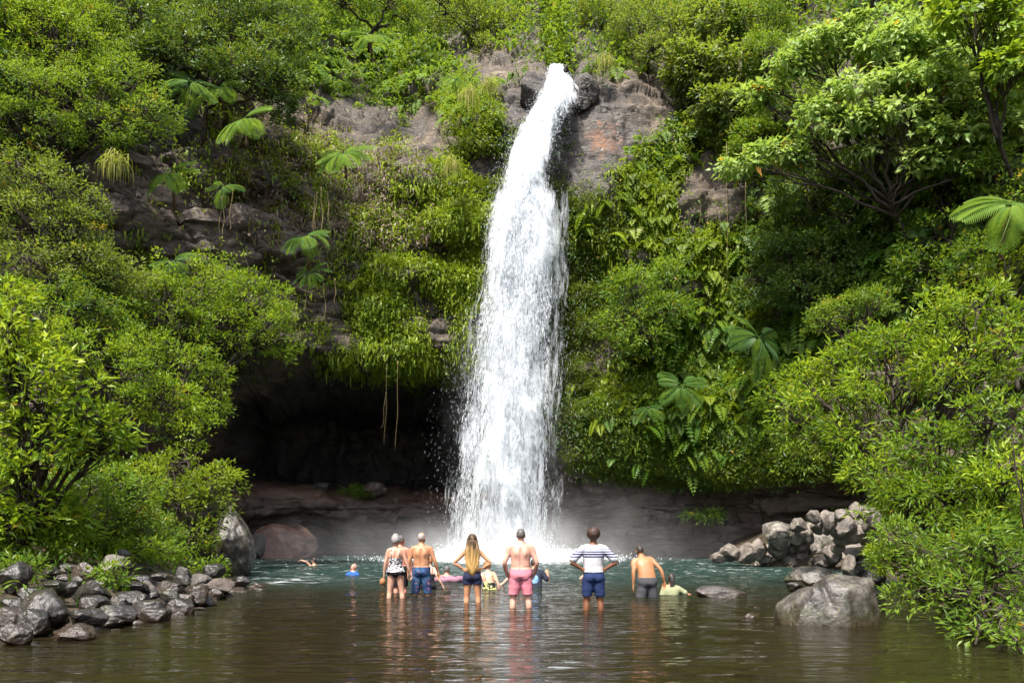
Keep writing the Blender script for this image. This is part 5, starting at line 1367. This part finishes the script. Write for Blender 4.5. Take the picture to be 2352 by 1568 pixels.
def person(label, u, d, w, H, skin, base, arms, hair=None, clothes=(), yaw=0.0, head_yaw=0.0, head_tilt=0.0, fwd=0.0, side=0.0, stance=0.0, voxel=0.0085, rot=None, group="people at the waterfall", extra=None):
    s = H / 1.75
    seed = int(u * 7) % 997
    cx = (u - CX) * d / F
    e = empty("person", (cx, d, -w), yaw, label, "person", group)
    if rot: e.rotation_euler = rot
    def ring(z, off=0.0):
        return ((0, np.interp(z, TZ, base['yc']), z), np.interp(z, TZ, base['rx']) + off, np.interp(z, TZ, base['ry']) + off)
    def torso(z0, z1, off=0.0, n=16): return ring_loft([ring(z, off) for z in np.linspace(z0, z1, n)])
    def spine(v):
        """bend everything above the hips forwards / sideways, head follows"""
        v = np.array(v, float)
        t = sstep(0.92, 1.45, v[:, 2])
        a, b = fwd * t, side * t
        p = v - np.array([0, 0, 0.95])
        y = p[:, 1] * np.cos(a) + p[:, 2] * np.sin(a); z = p[:, 2] * np.cos(a) - p[:, 1] * np.sin(a)
        x = p[:, 0] * np.cos(b) + z * np.sin(b); z2 = z * np.cos(b) - p[:, 0] * np.sin(b)
        k = v[:, 2] > 0.92
        return np.where(k[:, None], np.stack([x, y, z2 + 0.95], -1), v)
    lg = base['leg']; am = base['arm']; sh = base['sh']
    hipx = 0.088 + stance * 0.3
    def leg_pts(sd): return np.array([(0.086 * sd, -0.012, 0.90), ((0.094 + stance * 0.3) * sd, 0.0, 0.70), ((0.100 + stance) * sd, 0.004, 0.485), ((0.102 + stance * 1.3) * sd, -0.022, 0.34), ((0.104 + stance * 1.5) * sd, -0.012, 0.09)])
    LRAD = np.array([0.100, 0.084, 0.058, 0.056, 0.036]) * lg
    parts = [torso(0.80, 1.51)]
    for sd in (-1, 1):
        p, r = smooth_path(leg_pts(sd), LRAD, 18)
        parts.append(tube_vf(p, r))
        parts.append(ellip((0.074 * sd, -0.062, 0.885), (0.088 * lg, 0.075 * lg, 0.088)))
        a = p[-1]
        parts.append(tube_vf([a + (0, -0.03, -0.05), a + (0.008 * sd, 0.07, -0.055), a + (0.012 * sd, 0.15, -0.07)], [0.034, 0.036, 0.022], 10))
        ar = arms[0 if sd < 0 else 1]
        el, wr, hd, pn, curl = ARMS[ar] if isinstance(ar, str) else ar
        m = np.array([sd, 1, 1.0])
        k = sh / 0.182
        shp = np.array([sh * sd, -0.008, 1.395])
        el = np.array(el) * m; wr = np.array(wr) * m
        el[0] -= sd * (0.182 - sh); wr[0] -= sd * (0.182 - sh) * 0.8
        p, r = smooth_path([(0.07 * sd, -0.012, 1.425), shp, shp * 0.45 + el * 0.55, el, el * 0.55 + wr * 0.45, wr], np.array([0.060, 0.060, 0.050, 0.041, 0.040, 0.027]) * (0.35 + 0.65 * am), 20)
        parts.append(tube_vf(p, r))
        # hand: palm, four unequal fingers, thumb from the side of the palm
        hd = norm(np.array(hd) * m); pn = np.array(pn) * m; pn = norm(pn - hd * (pn @ hd)); sx = np.cross(hd, pn) * sd
        hs = 0.92 if am < 0.9 else 1.0
        for o in (-0.026, -0.009, 0.009, 0.026):
            parts.append(tube_vf([wr - hd * 0.01 + sx * o * 0.5, wr + hd * 0.045 * hs + sx * o * 0.9, wr + hd * 0.092 * hs + sx * o], [0.017, 0.0165, 0.0135], 8))
        for q, (o, ln) in enumerate(((-0.031, 0.060), (-0.0105, 0.074), (0.0105, 0.080), (0.031, 0.072))):
            b0 = wr + hd * 0.088 * hs + sx * o * 1.05; pts = [b0]
            for t in range(3):
                an = curl * (t + 0.7) * (0.8 + 0.12 * q)
                pts.append(pts[-1] + (hd * math.cos(an) + pn * math.sin(an) + sx * o * 1.6) * ln * hs / 2.6)
            parts.append(tube_vf(pts, [0.0105, 0.0100, 0.0092, 0.0080], 7))
        tb0 = wr + hd * 0.028 + sx * 0.028
        parts.append(tube_vf([tb0, tb0 + (hd * 0.6 + sx * 0.7) * 0.035, tb0 + (hd * 0.85 + sx * 0.45 + pn * 0.25) * 0.075], [0.014, 0.0115, 0.009], 7))
    # neck and head
    nk = 0.057 if base['sh'] > 0.17 else 0.047
    parts.append(tube_vf([(0, -0.006, 1.42), (0, 0.0, 1.49), (0, 0.012, 1.58)], [nk * 1.25, nk, nk], 14))
    head = [ellip((0, 0.012, 1.645), (0.077, 0.097, 0.106)), ellip((0, 0.052, 1.575), (0.055, 0.058, 0.058)), ellip((0, 0.115, 1.618), (0.013, 0.020, 0.016)), ellip((0, 0.105, 1.645), (0.010, 0.014, 0.026)), ellip((0, 0.100, 1.573), (0.024, 0.012, 0.009)), ellip((0, 0.098, 1.54), (0.02, 0.016, 0.014))]
    for sd in (-1, 1): head += [ellip((0.079 * sd, -0.004, 1.622), (0.010, 0.020, 0.032)), ellip((0.034 * sd, 0.090, 1.600), (0.022, 0.022, 0.020))]
    ch, sh_ = math.cos(head_yaw), math.sin(head_yaw); ct, st = math.cos(head_tilt), math.sin(head_tilt)
    def turn(v):
        v = np.array(v, float) - np.array([0, 0.0, 1.52])
        y = v[:, 1] * ct + v[:, 2] * st; z = v[:, 2] * ct - v[:, 1] * st
        return np.stack([v[:, 0] * ch - y * sh_, v[:, 0] * sh_ + y * ch, z], -1) + np.array([0, 0.0, 1.52])
    hv, hf = join(head)
    nh = len(hv)
    parts.append((turn(hv), hf))
    v, f = join(parts)
    me = remeshed("body", spine(v), f, voxel, 3, 0.45)
    c = get_co(me)
    # furrow along the spine and shoulder-blade relief
    bk = (c[:, 1] < 0.02) & (np.abs(c[:, 0]) < 0.2) & (fwd < 0.2)
    if abs(side) < 0.1:
        g = np.exp(-(c[:, 0] / 0.018) ** 2) * sstep(0.96, 1.04, c[:, 2]) * (1 - sstep(1.36, 1.44, c[:, 2]))
        bl = np.exp(-(((np.abs(c[:, 0]) - 0.085) / 0.04) ** 2 + ((c[:, 2] - 1.30) / 0.07) ** 2))
        ro = np.exp(-(((c[:, 2] - 1.055) / 0.014) ** 2)) * sstep(0.03, 0.09, np.abs(c[:, 0]))
        c[:, 1] += np.where(bk, 0.022 * g - 0.018 * bl + 0.010 * ro, 0)
        set_co(me, c)
    me.materials.append(SK[skin]); me.materials.append(EYE_M); me.materials.append(LIP_M)
    # eyes and mouth as skin regions of the one body surface
    pc = np.zeros(len(me.polygons) * 3, np.float32); me.polygons.foreach_get("center", pc); pc = pc.reshape(-1, 3)
    mi = np.zeros(len(me.polygons), np.int32)
    ec = spine(turn(np.array([(0.032, 0.098, 1.640), (-0.032, 0.098, 1.640), (0.0, 0.112, 1.573)])))
    for q, (cc, rr) in enumerate(zip(ec, (0.013, 0.013, 0.017))):
        mi[((pc - cc) ** 2).sum(1) < rr * rr] = 1 if q < 2 else 2
    me.polygons.foreach_set("material_index", mi)
    bo = link("body", me, None, e); bo.scale = (s, s, s)
    # ---- hair
    if hair:
        style, mat = hair
        ic = bmesh.new(); bmesh.ops.create_icosphere(ic, subdivisions=5, radius=1.0)
        n = np.array([x.co[:] for x in ic.verts]); fc = np.array([[x.index for x in q.verts] for q in ic.faces]); ic.free()
        th = {'bald': 0.012, 'buzz': 0.045, 'short': 0.10, 'curly': 0.30, 'afro': 0.80, 'long': 0.12, 'tail': 0.12}[style]
        lowz = {'bald': -0.55, 'buzz': -0.62, 'short': -0.62, 'curly': -0.55, 'afro': -0.62, 'long': -0.75, 'tail': -0.7}[style]
        mask = sstep(lowz - 0.12, lowz + 0.1, n[:, 2] - 0.25 * np.maximum(n[:, 1], 0)) * (1 - sstep(0.30, 0.55, n[:, 1] - 0.75 * np.maximum(n[:, 2], 0)))
        if style == 'bald': mask = mask * (1 - 0.85 * sstep(0.35, 0.62, n[:, 2] + 0.3 * n[:, 1]))
        amp = {'bald': 0.0, 'buzz': 0.012, 'short': 0.05, 'curly': 0.16, 'afro': 0.11, 'long': 0.02, 'tail': 0.03}[style]
        fr = {'curly': 4.5, 'afro': 5.5}.get(style, 6.0)
        r = 0.90 + mask * (0.10 + th + amp * fbm(n * fr, 3, seed) + amp * 0.5 * fbm(n * fr * 3, 2, seed + 3))
        hv = n * r[:, None] * np.array([0.077, 0.097, 0.106]) + np.array([0, 0.010, 1.647])
        if style == 'afro':
            cut = sstep(0.25, 0.6, n[:, 1] - 0.55 * n[:, 2]) 
            hv = n * (0.120 * (1 + 0.07 * fbm(n * 7, 3, seed)) * (1 - 0.55 * cut))[:, None] * np.array([0.98, 1, 1.0]) + np.array([0, -0.012, 1.668])
        prt = [(hv, fc)]
        tint = None
        if style in ('long', 'tail'):
            tb = Tubes(5)
            ns = 300 if style == 'long' else 90
            r2 = np.random.default_rng(seed)
            for q in range(ns):
                if style == 'long':
                    a = r2.uniform(-1, 1); up = r2.uniform(0, 1)
                    x0 = 0.082 * math.sin(a * 1.5); y0 = 0.01 - 0.105 * math.cos(a * 1.5) * (0.3 + 0.7 * up)
                    z0 = 1.755 - 0.11 * up - 0.05 * abs(a)
                    x1 = a * 0.125 + r2.normal() * 0.012; ln = r2.uniform(0.42, 0.60) * (1 - 0.25 * abs(a))
                    pts = [(x0 * 0.5, 0.02 + y0 * 0.3, 1.762), (x0, y0, z0), (x0 * 1.15 + a * 0.015, y0 - 0.02, 1.60), (x1, -0.115 + 0.035 * abs(a) - r2.random() * 0.03, 1.44), (x1 * 0.98 + r2.normal() * 0.014, -0.135 + 0.03 * abs(a) - r2.random() * 0.025, 1.44 - ln * 0.5), (x1 * 0.62 + r2.normal() * 0.02, -0.125 - r2.random() * 0.03, 1.44 - ln)]
                else:
                    pts = [(r2.normal() * 0.02, -0.09, 1.66), (r2.normal() * 0.012, -0.125, 1.655), (r2.normal() * 0.02, -0.135, 1.58), (r2.normal() * 0.025, -0.12, 1.50), (r2.normal() * 0.02, -0.11, 1.43 + r2.normal() * 0.02)]
                pp, rr = smooth_path(pts, np.linspace(0.0075, 0.0055, len(pts)), 14)
                pp[1:] += np.stack([0.006 * np.sin(np.arange(13) * 1.3 + q), 0.004 * np.cos(np.arange(13) * 1.1 + q * 2), np.zeros(13)], -1)
                rr[-1] *= 0.3
                tb.add(pp, rr)
            prt.append((np.concatenate(tb.v), np.concatenate(tb.f)))
        hv, hf = join(prt)
        if style == 'long':
            rr = np.random.default_rng(3)
            tint = np.clip(0.85 - (hv[:, 2] - 1.10) / 0.85 + 0.34 * vnoise(hv * np.array([70, 50, 4]), 2) - 0.02, 0, 1)
            body_turn = hv.copy(); hv = spine(hv)
        else: hv = spine(turn(hv))
        ho = link("hair", mesh_np("hair", hv, hf, tint, smooth=True), HM[mat], e); ho.scale = (s, s, s)
    # ---- clothes
    def legs_cloth(z_end, flare, wide=1.0, voxel=0.010, waist=1.02, off=0.014, slit=0.0):
        pr = [torso(0.815, waist, off, 14)]
        for sd in (-1, 1):
            lp = leg_pts(sd)
            zs = np.linspace(0.90, z_end, 8)
            pts = np.stack([np.interp(-zs, -lp[:, 2], lp[:, 0]), np.interp(-zs, -lp[:, 2], lp[:, 1]), zs], -1)
            rr = np.interp(-zs, -lp[:, 2], LRAD) * wide + off + flare * np.linspace(0, 1, 8)
            V_, f_ = ring_loft([((p[0], p[1], p[2]), q, q * 1.02) for p, q in zip(pts, rr)], 20, 2.0)
            pr.append((V_, f_[:, ::-1]))
            pr.append(ellip((0.074 * sd, -0.062, 0.885), (0.088 * lg + off, 0.075 * lg + off, 0.088 + off)))
        v, f = join(pr)
        m = remeshed("shorts", spine(v), f, voxel, 4, 0.5)
        c = get_co(m)
        dz = 0.007 * fbm(c * np.array([14, 14, 4.0]), 3, seed) + 0.006 * fbm(c * np.array([5, 5, 16.0]), 2, seed + 1) * sstep(0.97, 0.8, c[:, 2])
        ga = 0.006 * np.sin(np.arctan2(c[:, 1], c[:, 0]) * 34) * sstep(0.93, 1.0, c[:, 2])
        ctr = np.stack([np.sign(c[:, 0]) * 0.06, 0 * c[:, 1], c[:, 2]], -1)
        set_co(m, c + norm(c - ctr) * (dz + ga)[:, None])
        return m
    for it in clothes:
        kind, mat = it[0], it[1]
        if kind == 'shorts':
            m = legs_cloth(it[2], it[3] if len(it) > 3 else 0.012)
            nm = "shorts"
        elif kind == 'briefs':
            v, f = torso(0.80, 1.0, 0.010, 12); prt = [(v, f)]
            for sd in (-1, 1): prt.append(ellip((0.070 * sd, -0.060, 0.900), (0.090 * lg, 0.080 * lg, 0.075)))
            v, f = join(prt)
            m = remeshed("swim_briefs", spine(v), f, 0.010, 3); nm = "swim_briefs"
        elif kind == 'tankini':
            rg = [ring(z, 0.012 + 0.018 * max(0, (1.05 - z) / 0.13)) for z in np.linspace(0.925, it[2] if len(it) > 2 else 1.235, 14)]
            v, f = ring_loft(rg)
            m = remeshed("swim_top", spine(v), f, 0.009, 2); nm = "swim_top"
            tb = Tubes(6)
            for sd in (-1, 1):
                x = 0.088 * sd * base['rx'][7] / 0.146
                tb.add(spine(np.array([(x, ring(1.22)[0][1] - ring(1.22)[2] - 0.004, 1.22), (x * 0.98, -0.115, 1.33), (x * 0.95, -0.085, 1.415), (x * 0.9, -0.02, 1.452), (x * 0.92, 0.06, 1.40), (x, 0.09, 1.25)])), 0.0085)
            so = link("strap", tb.mesh("strap"), CM[mat], e); so.scale = (s, s, s)
        elif kind == 'bikini':
            v, f = ring_loft([ring(z, 0.006) for z in np.linspace(1.225, 1.25, 3)])
            m = mesh_np("swim_top", spine(v), f, smooth=True); nm = "swim_top"
        elif kind == 'tee':
            z0 = it[2]
            rg = [ring(z, 0.020 + 0.012 * max(0, (1.1 - z) / 0.15)) for z in np.linspace(z0, 1.47, 16)]
            prt = [ring_loft(rg)]
            for sd in (-1, 1):
                ar = arms[0 if sd < 0 else 1]
                el = np.array((ARMS[ar] if isinstance(ar, str) else ar)[0]) * np.array([sd, 1, 1.0]); el[0] -= sd * (0.182 - sh)
                a = np.array([sh * sd, -0.008, 1.395]); b = a + (el - a) * 0.80
                prt.append(tube_vf([(0.08 * sd, -0.012, 1.425), a, (a + b) / 2, b], np.array([0.068, 0.074, 0.073, 0.075]), 14))
            v, f = join(prt)
            m = remeshed("t_shirt", spine(v), f, 0.010, 3); nm = "t_shirt"
            c = get_co(m)
            fold = 0.010 * fbm(np.stack([c[:, 0] * 9 + 3 * c[:, 2] * np.sign(c[:, 0]), c[:, 1] * 5, c[:, 2] * 4], -1), 3, seed) * sstep(1.45, 1.3, c[:, 2])
            set_co(m, c + norm(c * np.array([1, 1, 0.0])) * fold[:, None])
        if len(m.materials) == 0: m.materials.append(CM[mat])
        co = link(nm, m, None, e); co.scale = (s, s, s)
    return e

W1 = bulk(FEM, 1.05, 0.10, 1.1, 1.02)
# --- the row of six bathers seen from behind, then those farther out
person("woman with curly grey hair in a black and white leaf print swimsuit", 909, 17.0, 0.33, 1.665, 'fair', W1, ('down', ((0.27, -0.01, 1.13), (0.345, 0.03, 0.90), (0.30, 0.1, -1), (-0.9, -0.4, 0), 0.3)), ('curly', 'grey'), (('tankini', 'leafprint'), ('briefs', 'black')), head_yaw=-0.25, stance=0.035, yaw=0.05)
person("bald tanned man in blue floral swim shorts", 968, 17.7, 0.44, 1.83, 'tan', bulk(MALE, 1.04, 0.10), ('down', 'out'), ('bald', 'stubble'), (('shorts', 'floral', 0.46, 0.018),), head_yaw=-0.3, stance=0.03)
person("young woman with long blonde hair and navy shorts, hands on hips", 1085, 16.0, 0.36, 1.715, 'tan', bulk(FEM, 0.97, 0, 0.95, 0.98), ('hips', 'hips'), ('long', 'blonde'), (('bikini', 'black'), ('shorts', 'navy', 0.735, 0.006)), stance=0.015)
person("broad pale man with cropped hair in salmon pink swim shorts", 1196, 14.9, 0.325, 1.80, 'pink', bulk(MALE, 1.07, 0.08, 1.08), ('front', 'front'), ('buzz', 'darkgrey'), (('shorts', 'pink', 0.55, 0.022),), stance=0.035)
person("person with a round afro wearing a striped white t-shirt and navy shorts", 1363, 14.5, 0.33, 1.80, 'brown', bulk(MALE, 0.98, 0, 0.92), ('hips', 'hips'), ('afro', 'afro'), (('shorts', 'navyblue', 0.56, 0.014), ('tee', 'stripe', 0.985)), stance=0.02)
person("black haired man in charcoal shorts wading and leaning to the left", 1486, 17.2, 0.62, 1.79, 'olive', bulk(MALE, 1.10, 0.18), (((0.265, 0.02, 1.12), (0.275, 0.05, 0.86), (0.05, 0.1, -1), (-1, 0.1, 0), 0.3), 'bend'), ('buzz', 'dark'), (('shorts', 'grey', 0.58, 0.03),), fwd=0.38, side=-0.13, stance=0.05, head_tilt=-0.1, yaw=0.12)
V2 = 0.012
person("man in black shorts mostly hidden behind the grey haired woman", 919, 18.4, 0.35, 1.66, 'red', MALE, ('down', 'down'), ('short', 'darkgrey'), (('shorts', 'black', 0.52),), head_yaw=-1.1, voxel=V2)
person("pale bather standing half hidden behind the bald man", 984, 19.6, 0.78, 1.60, 'pale', bulk(FEM, 1.1), ('down', ((0.29, -0.02, 1.15), (0.40, 0.03, 0.93), (0.4, 0, -1), (-0.9, -0.4, 0), 0.3)), ('short', 'red'), (('briefs', 'black'), ('tankini', 'black')), fwd=0.45, voxel=V2)
person("auburn haired swimmer with only the head out left of the grey haired woman", 879, 20.5, 1.50, 1.70, 'fair', FEM, ('down', 'down'), ('short', 'red'), (('tankini', 'black'),), voxel=V2)
person("sunburnt swimmer leaning on a pink float", 1022, 22.8, 1.30, 1.72, 'red', bulk(MALE, 1.05), ('down', 'spread'), ('short', 'darkgrey'), (('shorts', 'navy', 0.6),), yaw=-0.35, fwd=0.2, voxel=V2)
person("red haired woman in a yellow print swimsuit crouching in the water", 1124, 19.5, 0.92, 1.62, 'fair', bulk(FEM, 1.12, 0.2), ('out', 'down'), ('curly', 'red'), (('tankini', 'lemon', 1.16), ('briefs', 'black')), fwd=0.35, side=-0.06, voxel=V2, yaw=0.1)
person("pale bather with both arms spread behind the man in pink shorts", 1183, 20.8, 1.12, 1.66, 'pale', FEM, ('spread', 'down'), ('short', 'dark'), (('tankini', 'black'),), voxel=V2)
person("man in a dark navy t-shirt with a blue print raising one hand", 1228, 20.3, 0.98, 1.70, 'tan', bulk(MALE, 1.1, 0.1), ('down', 'raise'), ('short', 'dark'), (('tee', 'tee', 0.95), ('shorts', 'navy', 0.56)), voxel=V2, fwd=0.25, yaw=0.1)
person("swimmer almost hidden behind the person in the striped t-shirt", 1350, 23.5, 1.28, 1.68, 'fair', FEM, ('spread', 'down'), ('short', 'red'), (('tankini', 'black'),), voxel=V2)
person("ponytailed bather in pale lime t-shirt holding on to a low rock", 1541, 17.8, 1.185, 1.66, 'olive', bulk(FEM, 1.15, 0, 1.15), ('down', 'reach'), ('tail', 'dark'), (('tee', 'lime', 0.95), ('shorts', 'navy', 0.6)), voxel=V2, side=0.04, fwd=0.15)
person("swimmer doing a crawl stroke in front of the cave", 722, 31.5, 1.42, 1.75, 'fair', MALE, ('over', 'down'), ('short', 'dark'), (('shorts', 'navy', 0.56),), voxel=V2, yaw=1.1)
person("bearded bald man in blue shirt floating with his face up", 806, 25.6, 1.38, 1.75, 'red', bulk(MALE, 1.1), ('spread', 'spread'), ('bald', 'stubble'), (('tee', 'blue', 0.95), ('shorts', 'navy', 0.56)), voxel=V2, yaw=2.5, fwd=-0.15, head_tilt=-0.4)
# the pink float
def swim_float():
    n, m = 40, 14
    a = np.arange(n) * 2 * math.pi / n; b = np.arange(m) * 2 * math.pi / m
    A, Bb = np.meshgrid(a, b, indexing='ij')
    r = 0.30 + 0.08 * np.cos(Bb)
    v = np.stack([np.cos(A) * r * 1.15, np.sin(A) * r * 0.9, 0.085 * np.sin(Bb) + 0.015 * np.cos(A * 8)], -1).reshape(-1, 3)
    i = (np.arange(n)[:, None] * m + np.arange(m)[None]).ravel(); j = (((np.arange(n)[:, None] + 1) % n) * m + np.arange(m)[None]).ravel()
    i2 = (np.arange(n)[:, None] * m + (np.arange(m)[None] + 1) % m).ravel(); j2 = (((np.arange(n)[:, None] + 1) % n) * m + (np.arange(m)[None] + 1) % m).ravel()
    o = link("swim_ring", mesh_np("swim_ring", v, np.stack([i, j, j2, i2], -1), smooth=True), CM['float'], None, tuple(P(1033, 1322, 22.3) * np.array([1, 1, 0]) + np.array([0, 0, 0.05])))
    tag(o, "pink inflatable float under the sunburnt swimmer", "float")
swim_float()
